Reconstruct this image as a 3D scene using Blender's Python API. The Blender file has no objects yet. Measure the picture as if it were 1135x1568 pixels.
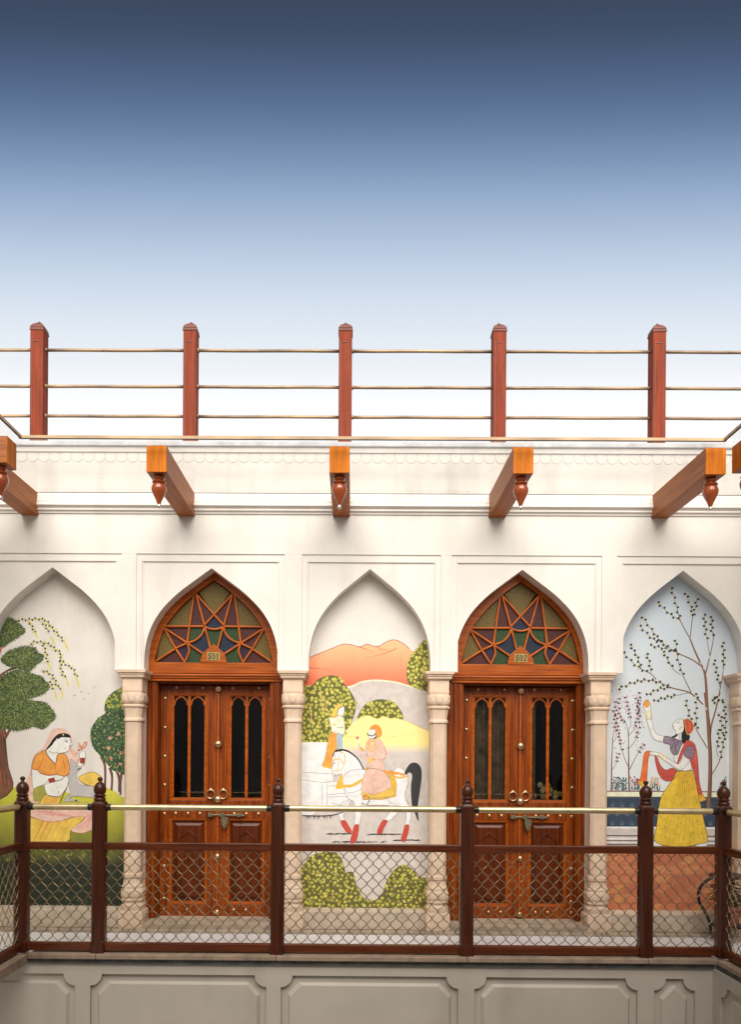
import bpy, bmesh, math, random
from mathutils import Vector, Matrix
from mathutils.geometry import tessellate_polygon
R = random.Random(7)
S = bpy.context.scene
COL = S.collection
PI = math.pi

# ------------------------------------------------------------------ camera
F, CX, CY = 1130.0, 533.0, 1165.0            # focal length and principal point, in photo pixels (1135 x 1568)
CAM = Vector((0.0, -6.85, 1.59))
YAW, ROLL = 0.0062, 0.0068
cd = bpy.data.cameras.new('camera'); cam = bpy.data.objects.new('camera', cd); COL.objects.link(cam)
S.camera = cam
cd.sensor_fit = 'HORIZONTAL'; cd.sensor_width = 36.0; cd.lens = 36.0 * F / 1135.0
cd.shift_x = (567.5 - CX) / 1135.0; cd.shift_y = (CY - 784.0) / 1135.0
cd.clip_start = 0.05; cd.clip_end = 500.0
cam.matrix_world = Matrix.Translation(CAM) @ Matrix.Rotation(YAW, 4, 'Z') @ Matrix.Rotation(PI/2, 4, 'X') @ Matrix.Rotation(ROLL, 4, 'Z')

# ------------------------------------------------------------------ sky, sun, exposure
SUN_EL, SUN_AZ = math.radians(41), math.radians(4)      # behind the photographer, high
W = bpy.data.worlds.new('World'); S.world = W; W.use_nodes = True
wn, wl = W.node_tree.nodes, W.node_tree.links
wn.clear()
wo = wn.new('ShaderNodeOutputWorld'); bg = wn.new('ShaderNodeBackground'); bg.inputs['Strength'].default_value = 0.12
sky = wn.new('ShaderNodeTexSky'); sky.sky_type = 'NISHITA'; sky.sun_disc = False
sky.sun_elevation = SUN_EL; sky.sun_rotation = PI - SUN_AZ
sky.air_density = 1.0; sky.dust_density = 1.2; sky.ozone_density = 1.0
tc = wn.new('ShaderNodeTexCoord'); sp = wn.new('ShaderNodeSeparateXYZ'); rp = wn.new('ShaderNodeValToRGB')
mul = wn.new('ShaderNodeMix'); mul.data_type = 'RGBA'; mul.blend_type = 'MULTIPLY'; mul.inputs[0].default_value = 1.0
SKY_RAMP = [(0.0, (6.4, 5.8, 5.1)), (0.434, (5.377, 5.314, 5.232)), (0.472, (4.528, 4.651, 4.758)), (0.507, (3.982, 4.271, 4.557)), (0.535, (3.36, 3.782, 4.31)), (0.561, (2.761, 3.247, 3.936)), (0.585, (2.138, 2.654, 3.46)), (0.608, (1.553, 2.098, 2.98)), (0.629, (1.049, 1.536, 2.343)), (0.649, (0.697, 1.046, 1.73)), (0.668, (0.443, 0.701, 1.259)), (0.686, (0.285, 0.449, 0.84)), (0.702, (0.191, 0.29, 0.496)), (0.716, (0.159, 0.218, 0.369)), (1.0, (0.159, 0.218, 0.369))]
el = rp.color_ramp.elements
while len(el) < len(SKY_RAMP): el.new(0.5)
for e, (p, c) in zip(el, SKY_RAMP): e.position = p; e.color = (*c, 1)
wl.new(tc.outputs['Generated'], sp.inputs[0]); 
def wmath(op, a, b_):      # the sky is darkest at right angles to the sun: height over the horizon seen along the sun's meridian
    q = wn.new('ShaderNodeMath'); q.operation = op
    for i, v in enumerate((a, b_)):
        if isinstance(v, (int, float)): q.inputs[i].default_value = v
        else: wl.new(v, q.inputs[i])
    return q.outputs[0]
xx = wmath('MULTIPLY', wmath('MULTIPLY', sp.outputs['X'], sp.outputs['X']), 0.92)
wl.new(wmath('DIVIDE', sp.outputs['Z'], wmath('POWER', wmath('SUBTRACT', 1.0, xx), 0.5)), rp.inputs[0])
dim = wn.new('ShaderNodeMix'); dim.data_type = 'RGBA'; dim.blend_type = 'MULTIPLY'; dim.inputs[0].default_value = 1.0; dim.inputs[7].default_value = (0.12, 0.12, 0.12, 1)
mul.blend_type = 'ADD'; mul.clamp_result = False; dim.clamp_result = False
wl.new(sky.outputs[0], dim.inputs[6]); wl.new(dim.outputs[2], mul.inputs[6]); wl.new(rp.outputs[0], mul.inputs[7])
wl.new(mul.outputs[2], bg.inputs['Color']); wl.new(bg.outputs[0], wo.inputs[0])
sd = bpy.data.lights.new('sun', 'SUN'); so = bpy.data.objects.new('sun', sd); COL.objects.link(so)
sd.energy = 4.3; sd.angle = math.radians(60); sd.color = (1.0, 0.93, 0.84)
so.location = (0, -20, 30)
so.rotation_euler = Vector((math.sin(SUN_AZ)*math.cos(SUN_EL), -math.cos(SUN_AZ)*math.cos(SUN_EL), math.sin(SUN_EL))).to_track_quat('Z', 'Y').to_euler()
S.view_settings.view_transform = 'Standard'; S.view_settings.look = 'None'
S.view_settings.gamma = 1.0; S.view_settings.use_curve_mapping = False
S.view_settings.exposure = 0.6
S.cycles.max_bounces = 10; S.cycles.transparent_max_bounces = 16

# ------------------------------------------------------------------ survey: where a photo pixel meets the plane at depth y
_r0 = Vector((math.cos(YAW), math.sin(YAW), 0)); _f = Vector((-math.sin(YAW), math.cos(YAW), 0)); _u0 = Vector((0, 0, 1))
_r = _r0*math.cos(ROLL) + _u0*math.sin(ROLL); _u = -_r0*math.sin(ROLL) + _u0*math.cos(ROLL)
def U(px, py, y):
    d = _f + _r*((px-CX)/F) + _u*((CY-py)/F)
    t = (y - CAM.y)/d.y
    return (CAM.x + d.x*t, CAM.z + d.z*t)
def UX(px, y, py=1165): return U(px, py, y)[0]

# ------------------------------------------------------------------ materials
def lin(c):
    return tuple(((v/255)/12.92 if v/255 <= 0.04045 else (((v/255)+0.055)/1.055)**2.4) for v in c)
def nmat(name):
    m = bpy.data.materials.new(name); m.use_nodes = True
    n, l = m.node_tree.nodes, m.node_tree.links
    return m, n, l, n['Principled BSDF']
def mat(name, rgb, rough=0.6, metal=0.0, var=0.12, scale=6.0, bump=0.0, bscale=60.0, dark=None, stretch=(1, 1, 1), coat=0.0, spec=0.5, stain=0.0, bdist=0.004):
    m, n, l, p = nmat(name)
    p.inputs['Roughness'].default_value = rough; p.inputs['Metallic'].default_value = metal
    p.inputs['Coat Weight'].default_value = coat; p.inputs['Coat Roughness'].default_value = 0.12
    p.inputs['Specular IOR Level'].default_value = spec
    t = n.new('ShaderNodeTexCoord'); mp = n.new('ShaderNodeMapping'); mp.inputs['Scale'].default_value = stretch
    l.new(t.outputs['Object'], mp.inputs[0])
    nz = n.new('ShaderNodeTexNoise'); nz.inputs['Scale'].default_value = scale; nz.inputs['Detail'].default_value = 6; nz.inputs['Roughness'].default_value = 0.62
    l.new(mp.outputs[0], nz.inputs['Vector'])
    cr = n.new('ShaderNodeValToRGB'); e = cr.color_ramp.elements
    d = dark if dark else tuple(v*(1-2*var) for v in rgb)
    e[0].position = 0.3; e[0].color = (*d, 1); e[1].position = 0.68; e[1].color = (*[min(1, v*(1+var*0.5)) for v in rgb], 1)
    l.new(nz.outputs[0], cr.inputs[0])
    src = cr.outputs[0]
    if stain > 0:
        n2 = n.new('ShaderNodeTexNoise'); n2.inputs['Scale'].default_value = 1.3; n2.inputs['Detail'].default_value = 8
        mp2 = n.new('ShaderNodeMapping'); mp2.inputs['Scale'].default_value = (2.2, 2.2, 0.5); l.new(t.outputs['Object'], mp2.inputs[0]); l.new(mp2.outputs[0], n2.inputs['Vector'])
        c2 = n.new('ShaderNodeValToRGB'); c2.color_ramp.elements[0].position = 0.55; c2.color_ramp.elements[0].color = (1, 1, 1, 1)
        c2.color_ramp.elements[1].position = 0.8; c2.color_ramp.elements[1].color = (1-stain, 1-stain*1.1, 1-stain*1.25, 1)
        l.new(n2.outputs[0], c2.inputs[0])
        mx = n.new('ShaderNodeMix'); mx.data_type = 'RGBA'; mx.blend_type = 'MULTIPLY'; mx.inputs[0].default_value = 1
        l.new(src, mx.inputs[6]); l.new(c2.outputs[0], mx.inputs[7]); src = mx.outputs[2]
    l.new(src, p.inputs['Base Color'])
    if bump > 0:
        nb = n.new('ShaderNodeTexNoise'); nb.inputs['Scale'].default_value = bscale; nb.inputs['Detail'].default_value = 5
        l.new(mp.outputs[0], nb.inputs['Vector'])
        b = n.new('ShaderNodeBump'); b.inputs['Strength'].default_value = bump; b.inputs['Distance'].default_value = bdist
        l.new(nb.outputs[0], b.inputs['Height']); l.new(b.outputs[0], p.inputs['Normal'])
        rr = n.new('ShaderNodeMapRange'); rr.inputs[3].default_value = max(0.05, rough-0.1); rr.inputs[4].default_value = min(1, rough+0.14)
        l.new(nz.outputs[0], rr.inputs[0]); l.new(rr.outputs[0], p.inputs['Roughness'])
    return m
def wood(name, rgb, dark, axis='z', rough=0.36, coat=0.08):
    st = {'z': (9, 9, 0.55), 'x': (0.55, 9, 9), 'y': (9, 0.55, 9)}[axis]
    return mat(name, rgb, rough=rough, scale=4.0, dark=dark, stretch=st, bump=0.25, bscale=9, coat=coat, bdist=0.003, spec=0.3)
M = {}
M['plaster'] = mat('plaster', (0.80, 0.762, 0.705), 0.75, var=0.045, scale=2.5, bump=0.16, bscale=35, stain=0.17)
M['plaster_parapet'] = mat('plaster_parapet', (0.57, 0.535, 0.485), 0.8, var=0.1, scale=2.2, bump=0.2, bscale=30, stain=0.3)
M['coping'] = mat('coping', (0.52, 0.53, 0.54), 0.85, var=0.2, scale=5, bump=0.3, stain=0.35)
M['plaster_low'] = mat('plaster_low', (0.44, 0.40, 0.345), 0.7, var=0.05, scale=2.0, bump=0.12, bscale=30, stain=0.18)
M['sandstone'] = mat('sandstone', (0.72, 0.545, 0.40), 0.7, var=0.1, scale=7, bump=0.25, bscale=50, stain=0.2)
M['sill_stone'] = mat('sill_stone', (0.60, 0.50, 0.39), 0.8, var=0.14, scale=8, bump=0.35, bscale=40, stain=0.3)
M['step_stone'] = mat('step_stone', (0.42, 0.34, 0.26), 0.85, var=0.2, scale=9, bump=0.4, bscale=40, stain=0.35)
M['marble'] = mat('marble', (0.80, 0.80, 0.83), 0.3, var=0.06, scale=5, stain=0.1)
M['kerb'] = mat('kerb', (0.30, 0.22, 0.16), 0.8, var=0.2, scale=10, bump=0.4, bscale=45, stain=0.35)
M['groove'] = mat('groove', (0.10, 0.105, 0.10), 0.9, var=0.3, scale=9)  # dark joint, and the shade of the kerb groove put into the colour
M['door_wood'] = wood('door_wood', (0.30, 0.060, 0.0035), (0.085, 0.013, 0.001))
M['door_wood_x'] = wood('door_wood_x', (0.45, 0.100, 0.004), (0.20, 0.034, 0.0015), 'x')
M['dark_shaded_wood'] = wood('dark_shaded_wood', (0.125, 0.022, 0.0025), (0.04, 0.007, 0.001))  # shade of the lower door panels put into the colour; table's own dark tone
M['bar_wood'] = mat('bar_wood', (0.52, 0.125, 0.016), 0.4, var=0.2, scale=12, spec=0.3)
M['beam_wood'] = wood('beam_wood', (0.42, 0.135, 0.030), (0.21, 0.055, 0.012), 'y', rough=0.45, coat=0.0)
M['beam_end'] = wood('beam_end', (0.66, 0.20, 0.010), (0.36, 0.085, 0.004), 'z', rough=0.5, coat=0.0)  # brighter than the beam sides: front light put into the end colour
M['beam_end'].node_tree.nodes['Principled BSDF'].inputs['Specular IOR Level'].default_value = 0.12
M['turned_wood'] = mat('turned_wood', (0.36, 0.070, 0.014), 0.22, var=0.25, scale=5, coat=0.5)
M['rail_wood'] = wood('rail_wood', (0.075, 0.0175, 0.006), (0.03, 0.007, 0.003), rough=0.33, coat=0.12)
M['rail_wood_x'] = wood('rail_wood_x', (0.115, 0.026, 0.007), (0.05, 0.011, 0.004), 'x', rough=0.33, coat=0.12)
M['roof_post'] = wood('roof_post', (0.255, 0.050, 0.022), (0.14, 0.026, 0.012), rough=0.6, coat=0.0)
M['roof_post'].node_tree.nodes['Principled BSDF'].inputs['Specular IOR Level'].default_value = 0.1
M['roof_cap'] = mat('roof_cap', (0.17, 0.050, 0.036), 0.6, var=0.2, scale=14)
M['brass'] = mat('brass', (0.72, 0.60, 0.34), 0.32, 0.75, var=0.12, scale=9)
M['brass_old'] = mat('brass_old', (0.40, 0.28, 0.16), 0.5, 0.35, var=0.4, scale=2.2, dark=(0.12, 0.085, 0.07), stretch=(1.0, 6, 6))
M['brass_stud'] = mat('brass_stud', (0.70, 0.50, 0.28), 0.3, 0.85, var=0.15, scale=30)
M['ferrule'] = mat('ferrule', (0.035, 0.026, 0.022), 0.35, 0.5, var=0.2)
M['iron'] = mat('iron', (0.022, 0.022, 0.024), 0.45, 0.4, var=0.2)
M['lock'] = mat('lock', (0.23, 0.19, 0.12), 0.5, 0.6, var=0.25, scale=25)
M['wire'] = mat('wire', (0.40, 0.30, 0.17), 0.34, 0.75, var=0.25, scale=20)
M['silver'] = mat('silver', (0.72, 0.70, 0.66), 0.25, 0.9, var=0.05)
M['trim'] = mat('trim', (0.56, 0.37, 0.20), 0.5, 0.0, var=0.25, scale=3, stretch=(1, 6, 6))
M['trim_gap'] = mat('trim_gap', (0.05, 0.04, 0.035), 0.7)
M['plate_gold'] = mat('plate_gold', (0.42, 0.30, 0.09), 0.45, 0.4, var=0.2, scale=30)
M['plate_ink'] = mat('plate_ink', (0.012, 0.011, 0.010), 0.5, var=0.05)
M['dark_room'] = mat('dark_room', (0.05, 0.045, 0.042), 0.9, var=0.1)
M['curtain'] = mat('curtain', (0.27, 0.18, 0.08), 0.9, var=0.2, scale=16, dark=(0.07, 0.035, 0.018))
M['court'] = mat('court', (0.33, 0.30, 0.27), 0.8, var=0.12, scale=3)
M['petal'] = mat('petal', (0.80, 0.55, 0.12), 0.6, var=0.15, scale=30)
M['petal_white'] = mat('petal_white', (0.80, 0.62, 0.26), 0.6, var=0.1, scale=30)
M['leaf'] = mat('leaf', (0.055, 0.085, 0.032), 0.5, var=0.35, scale=25)
M['terracotta'] = mat('terracotta', (0.30, 0.10, 0.055), 0.8, var=0.2, scale=12)

def stained(name, rgb):
    m, n, l, p = nmat(name)
    t = n.new('ShaderNodeTexCoord'); mp = n.new('ShaderNodeMapping'); mp.inputs['Rotation'].default_value = (0, PI/4, 0); l.new(t.outputs['Object'], mp.inputs[0])
    v = n.new('ShaderNodeTexVoronoi'); v.inputs['Scale'].default_value = 62; l.new(mp.outputs[0], v.inputs['Vector'])
    v.inputs['Randomness'].default_value = 0.25
    cr = n.new('ShaderNodeValToRGB'); e = cr.color_ramp.elements
    e[0].position = 0.15; e[0].color = (*[c*1.6 for c in rgb], 1); e[1].position = 0.65; e[1].color = (*[c*0.3 for c in rgb], 1)
    l.new(v.outputs['Distance'], cr.inputs[0]); l.new(cr.outputs[0], p.inputs['Base Color'])
    p.inputs['Roughness'].default_value = 0.4; p.inputs['Specular IOR Level'].default_value = 0.15
    b = n.new('ShaderNodeBump'); b.inputs['Strength'].default_value = 0.5; b.inputs['Distance'].default_value = 0.002
    l.new(v.outputs['Distance'], b.inputs['Height']); l.new(b.outputs[0], p.inputs['Normal'])
    return m
M['glass_amber'] = stained('glass_amber', (0.15, 0.105, 0.032))
M['glass_maroon'] = stained('glass_maroon', (0.075, 0.027, 0.025))
M['glass_blue'] = stained('glass_blue', (0.022, 0.031, 0.052))
M['glass_green'] = stained('glass_green', (0.034, 0.062, 0.026))
M['glass_violet'] = stained('glass_violet', (0.036, 0.023, 0.042))
def clear_glass(name, tint, milk, ior=1.45, gloss=0.02):
    m = bpy.data.materials.new(name); m.use_nodes = True
    n, l = m.node_tree.nodes, m.node_tree.links; n.clear()
    o = n.new('ShaderNodeOutputMaterial'); tr = n.new('ShaderNodeBsdfTransparent'); tr.inputs[0].default_value = (*tint, 1)
    gl = n.new('ShaderNodeBsdfGlossy'); gl.inputs['Roughness'].default_value = gloss
    lw = n.new('ShaderNodeLayerWeight'); lw.inputs[0].default_value = 0.5        # Schlick curve, the same from both faces of the sheet
    pw = n.new('ShaderNodeMath'); pw.operation = 'POWER'; pw.inputs[1].default_value = 5; l.new(lw.outputs['Facing'], pw.inputs[0])
    fr = n.new('ShaderNodeMath'); fr.operation = 'MULTIPLY_ADD'; fr.inputs[1].default_value = 0.6; fr.inputs[2].default_value = ((ior-1)/(ior+1))**2; l.new(pw.outputs[0], fr.inputs[0])
    mx = n.new('ShaderNodeMixShader'); l.new(fr.outputs[0], mx.inputs[0]); l.new(tr.outputs[0], mx.inputs[1]); l.new(gl.outputs[0], mx.inputs[2])
    out = mx
    if milk > 0:   # a film of dust on the sheet
        df = n.new('ShaderNodeBsdfTranslucent'); df.inputs[0].default_value = (0.80, 0.82, 0.84, 1)
        t = n.new('ShaderNodeTexCoord'); nz = n.new('ShaderNodeTexNoise'); nz.inputs['Scale'].default_value = 1.6; nz.inputs['Detail'].default_value = 8
        l.new(t.outputs['Object'], nz.inputs['Vector'])
        mr = n.new('ShaderNodeMapRange'); mr.inputs[1].default_value = 0.3; mr.inputs[2].default_value = 0.75; mr.inputs[3].default_value = milk*0.5; mr.inputs[4].default_value = milk*1.6
        l.new(nz.outputs[0], mr.inputs[0])
        m2 = n.new('ShaderNodeMixShader'); l.new(mr.outputs[0], m2.inputs[0]); l.new(mx.outputs[0], m2.inputs[1]); l.new(df.outputs[0], m2.inputs[2]); out = m2
    l.new(out.outputs[0], o.inputs[0])
    return m
M['canopy_glass'] = clear_glass('canopy_glass', (0.985, 0.99, 0.99), 0.05, 1.3)
M['door_glass'] = clear_glass('door_glass', (0.7, 0.71, 0.72), 0.0, 1.5)

# ------------------------------------------------------------------ mesh collector
def crom(pts, n=5, closed=True):
    out = []; N = len(pts)
    rng = range(N if closed else N-1)
    for i in rng:
        g = (lambda k: pts[k % N]) if closed else (lambda k: pts[min(max(k, 0), N-1)])
        p0, p1, p2, p3 = g(i-1), g(i), g(i+1), g(i+2)
        for j in range(n):
            t = j/n
            out.append(tuple(0.5*((2*b)+(-a+c)*t+(2*a-5*b+4*c-d)*t*t+(-a+3*b-3*c+d)*t**3) for a, b, c, d in zip(p0, p1, p2, p3)))
    if not closed: out.append(tuple(pts[-1]))
    return out
class B:
    def __init__(s): s.v = []; s.f = []; s.m = []; s.mats = []; s.mi = 0
    def use(s, m):
        if m not in s.mats: s.mats.append(m)
        s.mi = s.mats.index(m); return s
    def face(s, f): s.f.append(tuple(f)); s.m.append(s.mi)
    def add(s, vs, fs):
        o = len(s.v); s.v += [tuple(v) for v in vs]
        for f in fs: s.face([i+o for i in f])
    def box(s, x0, x1, y0, y1, z0, z1):
        s.add([(x0,y0,z0),(x1,y0,z0),(x1,y1,z0),(x0,y1,z0),(x0,y0,z1),(x1,y0,z1),(x1,y1,z1),(x0,y1,z1)],
              [(0,3,2,1),(4,5,6,7),(0,1,5,4),(1,2,6,5),(2,3,7,6),(3,0,4,7)])
        return s
    def frustum(s, a, b):      # two boxes' faces (x0,x1,z0,z1,y)
        (x0,x1,z0,z1,y), (X0,X1,Z0,Z1,Y) = a, b
        s.add([(x0,y,z0),(x1,y,z0),(x1,y,z1),(x0,y,z1),(X0,Y,Z0),(X1,Y,Z0),(X1,Y,Z1),(X0,Y,Z1)],
              [(3,2,1,0),(4,5,6,7),(0,1,5,4),(1,2,6,5),(2,3,7,6),(3,0,4,7)])
        return s
    def prism(s, loops, y0, y1, back=True):   # loops of (x,z): first is the outline, others are holes
        if not isinstance(loops[0][0], (tuple, list)): loops = [loops]
        flat = [p for lp in loops for p in lp]
        tri = tessellate_polygon([[Vector((p[0], p[1], 0)) for p in lp] for lp in loops])
        n = len(flat); o = len(s.v)
        s.v += [(p[0], y0, p[1]) for p in flat] + [(p[0], y1, p[1]) for p in flat]
        for t in tri:
            a, b, c = (flat[i] for i in t)
            if (b[0]-a[0])*(c[1]-a[1])-(b[1]-a[1])*(c[0]-a[0]) < 0: t = (t[0], t[2], t[1])
            s.face([i+o for i in t])
            if back: s.face([i+o+n for i in (t[0], t[2], t[1])])
        k = 0
        for lp in loops:
            m = len(lp)
            for i in range(m): a, b = k+i, k+(i+1) % m; s.face((a+o, a+n+o, b+n+o, b+o))
            k += m
        return s
    def sheet(s, pts, y):
        tri = tessellate_polygon([[Vector((p[0], p[1], 0)) for p in pts]]); o = len(s.v)
        s.v += [(p[0], y, p[1]) for p in pts]
        for t in tri:
            a, b, c = (pts[i] for i in t)
            if (b[0]-a[0])*(c[1]-a[1])-(b[1]-a[1])*(c[0]-a[0]) < 0: t = (t[0], t[2], t[1])
            s.face([i+o for i in t])
        return s
    def rings(s, rings, cap=True, closed=True):
        o = len(s.v); n = len(rings[0])
        for r in rings: s.v += [tuple(p) for p in r]
        for i in range(len(rings)-1):
            for j in range(n if closed else n-1):
                a = o+i*n+j; b = o+i*n+(j+1) % n; s.face((a, b, b+n, a+n))
        if cap: s.face([o+j for j in range(n)][::-1]); s.face([o+(len(rings)-1)*n+j for j in range(n)])
        return s
    def lathe(s, prof, c, seg=20):    # prof: (r, z)
        s.rings([[(c[0]+r*math.cos(2*PI*j/seg), c[1]+r*math.sin(2*PI*j/seg), c[2]+z) for j in range(seg)] for r, z in prof]); return s
    def post(s, prof, c, ch=0.18):    # prof: (half width, z[, chamfer fraction]) square section with cut corners
        out = []
        for p in prof:
            h, z = p[0], p[1]; k = h*(1-(p[2] if len(p) > 2 else ch)*2)
            out.append([(c[0]+a, c[1]+b, c[2]+z) for a, b in ((-k,-h),(k,-h),(h,-k),(h,k),(k,h),(-k,h),(-h,k),(-h,-k))])
        s.rings(out); return s
    def tube(s, path, r, seg=6, cap=True):
        P = [Vector(p) for p in path]; out = []
        for i, p in enumerate(P):
            t = (P[min(i+1, len(P)-1)] - P[max(i-1, 0)]).normalized()
            a = Vector((0, 1, 0)) if abs(t.y) < 0.9 else Vector((1, 0, 0))
            u = t.cross(a).normalized(); w = t.cross(u)
            rr = r[i] if isinstance(r, (list, tuple)) else r
            out.append([p + (u*math.cos(2*PI*j/seg) + w*math.sin(2*PI*j/seg))*rr for j in range(seg)])
        s.rings(out, cap); return s
    def ball(s, c, r, seg=10, n=6, sy=1.0):
        pr = [(max(1e-4, r*math.sin(PI*i/n)), -r*math.cos(PI*i/n)) for i in range(n+1)]
        o = len(s.v); s.lathe(pr, c, seg)
        if sy != 1.0:
            for i in range(o, len(s.v)): x, y, z = s.v[i]; s.v[i] = (x, c[1]+(y-c[1])*sy, z)
        return s
ROOT = {}
def root_loc(o):
    while o.parent: o = o.parent
    return o.location
def obj(name, b, m=None, parent=None, smooth=False, bevel=0.0, raw=False, kind=None):
    me = bpy.data.meshes.new(name)
    off = Vector((0, 0, 0)) if (parent is None or raw) else root_loc(parent)
    me.from_pydata([tuple(Vector(v)-off) for v in b.v], [], b.f)
    for mm in (b.mats if b.mats else [m]): me.materials.append(mm if not isinstance(mm, str) else M[mm])
    if b.mats: me.polygons.foreach_set('material_index', b.m)
    bm = bmesh.new(); bm.from_mesh(me); bmesh.ops.recalc_face_normals(bm, faces=bm.faces); bm.to_mesh(me); bm.free()
    if smooth:
        me.polygons.foreach_set('use_smooth', [True]*len(me.polygons))
    me.update()
    o = bpy.data.objects.new(name, me); COL.objects.link(o)
    if parent: o.parent = parent
    if smooth and smooth != 'all':
        try: me.set_sharp_from_angle(angle=math.radians(smooth if smooth is not True else 40))
        except Exception: pass
    if bevel > 0:
        md = o.modifiers.new('bevel', 'BEVEL'); md.width = bevel; md.segments = 2; md.limit_method = 'ANGLE'; md.angle_limit = math.radians(40)
    if kind: o['kind'] = kind
    return o
def inst(name, src, parent, loc):
    o = bpy.data.objects.new(name, src.data if hasattr(src, 'data') else src); COL.objects.link(o)
    o.parent = parent; o.location = Vector(loc) - (root_loc(parent) if parent else Vector((0,0,0)))
    return o
def thing(name, label, cat, loc=(0, 0, 0), rz=0, group=None):
    o = bpy.data.objects.new(name, None); COL.objects.link(o); o.empty_display_size = 0.1
    o.location = loc; o.rotation_euler = (0, 0, rz); o['label'] = label; o['category'] = cat
    if group: o['group'] = group
    return o
def struct(name, b, m, **k):
    return obj(name, b, m, kind='structure', **k)

# ------------------------------------------------------------------ main sizes
YB = 0.176                                   # depth of the niches
XL, XR = -3.56, 3.85                         # ends of the facade, where the side wings stand
Z_SPR, Z_APEX, Z_PAN, Z_CORN, Z_GLASS, Z_TOP = 2.42, 3.378, 3.505, 3.872, 4.063, 4.535
RY = -0.87                                   # line of the front railing
RXL, RXR = -2.68, 3.00                       # lines of the side railings
bays = [('niche', 77, 101, -62, 184), ('door', 321.5, 103.5, 207, 434), ('niche', 565, 94, 461, 673), ('door', 799, 102.5, 690, 920), ('niche', 1046, 97, 944, 1172)]
cols_px = [-43, 202, 448, 672, 919, 1146]
ARCH = [(1, 0), (.995, .12), (.985, .2), (.95, .32), (.865, .465), (.72, .61), (.5, .755), (.25, .88), (0, 1)]
def arch_pts(cx, w, z0=None, h=None, n=3):
    z0 = Z_SPR if z0 is None else z0; h = (Z_APEX-Z_SPR) if h is None else h
    half = crom(ARCH, n, False)
    r = [(cx+u*w, z0+v*h) for u, v in half]
    return [(2*cx-x, z) for x, z in r][:-1] + r[::-1]      # left base .. apex .. right base

# ------------------------------------------------------------------ ground, floor, courtyard
b = B(); b.box(-40, 40, -40, 40, -8.2, -8.0); struct('ground', b, 'court')
b = B(); b.box(XL-0.3, XR+0.3, -0.80, 0.6, -0.25, 0.0); struct('floor', b, 'marble')

# ------------------------------------------------------------------ the facade wall
wall = thing('gallery_wall', 'cream plastered gallery wall with five pointed arches behind the railing', 'wall', (0.15, 0, 0))
bx = [XL] + [UX(p, 0) for p in cols_px[1:5]] + [XR]
for i, (kd, c, w, l, r) in enumerate(bays):
    cx, hw = UX(c, 0), w/165.0
    ap = arch_pts(cx, hw); b = B(); yf = 0.021
    x0, x1 = bx[i], bx[i+1]
    ll = [p for p in ap[:len(ap)//2+1]]; rr = ap[len(ap)//2:][::-1]
    for seq, xb in ((ll, x0), (rr, x1)):
        o = len(b.v)
        for x, z in seq: b.v += [(x, yf, z), (xb, yf, z), (x, YB+0.02, z)]
        for k in range(len(seq)-1):
            a = o+3*k; b.face((a, a+1, a+4, a+3)); b.face((a, a+3, a+5, a+2))
    b.add([(x0, yf, Z_APEX), (x1, yf, Z_APEX), (x1, yf, Z_PAN+0.02), (x0, yf, Z_PAN+0.02)], [(0, 1, 2, 3)])
    # soffit of the wall beside the opening, resting on the capitals
    b.add([(x0, yf, Z_SPR), (cx-hw, yf, Z_SPR), (cx-hw, YB+0.02, Z_SPR), (x0, YB+0.02, Z_SPR)], [(0, 1, 2, 3)])
    b.add([(x1, yf, Z_SPR), (cx+hw, yf, Z_SPR), (cx+hw, YB+0.02, Z_SPR), (x1, YB+0.02, Z_SPR)], [(0, 1, 2, 3)])
    o = obj('arch', b, 'plaster', wall, smooth=30)
    # stepped moulding of the rectangular panel round the arch
    fl, fr = UX(l, 0), UX(r, 0)
    m_ = B()
    for d0, d1, yy in ((0, 0.050, 0.009), (0.0505, 0.064, 0.0145)):
        m_.box(fl+d0, fl+d1, yy, 0.024, Z_SPR, Z_PAN-d0); m_.box(fr-d1, fr-d0, yy, 0.024, Z_SPR, Z_PAN-d0)
        m_.box(fl+d1, fr-d1, yy, 0.024, Z_PAN-d1-0.02*(d0 == 0), Z_PAN-d0)
    obj('panel_moulding', m_, 'plaster', wall, bevel=0.002)
    if kd == 'niche':
        bk = B(); bk.box(x0, x1, YB, YB+0.06, 0, Z_PAN)
        obj('niche_back', bk, 'plaster', wall)
pe = [XL] + [p for q in [(UX(bays[i][4], 0), UX(bays[i+1][3], 0)) for i in range(4)] for p in q] + [XR]
for a, c in [(XL-0.2, UX(-62, 0))] + [(UX(bays[i][4], 0), UX(bays[i+1][3], 0)) for i in range(4)] + [(UX(1172, 0), XR+0.2)]:
    b = B(); b.box(a, c, 0.0, 0.03, Z_SPR, Z_PAN); obj('pier', b, 'plaster', wall, bevel=0.003)
b = B(); b.box(XL-0.2, XR+0.2, 0.0, 0.4, Z_PAN, Z_CORN+0.02); obj('upper_wall', b, 'plaster', wall)
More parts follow.
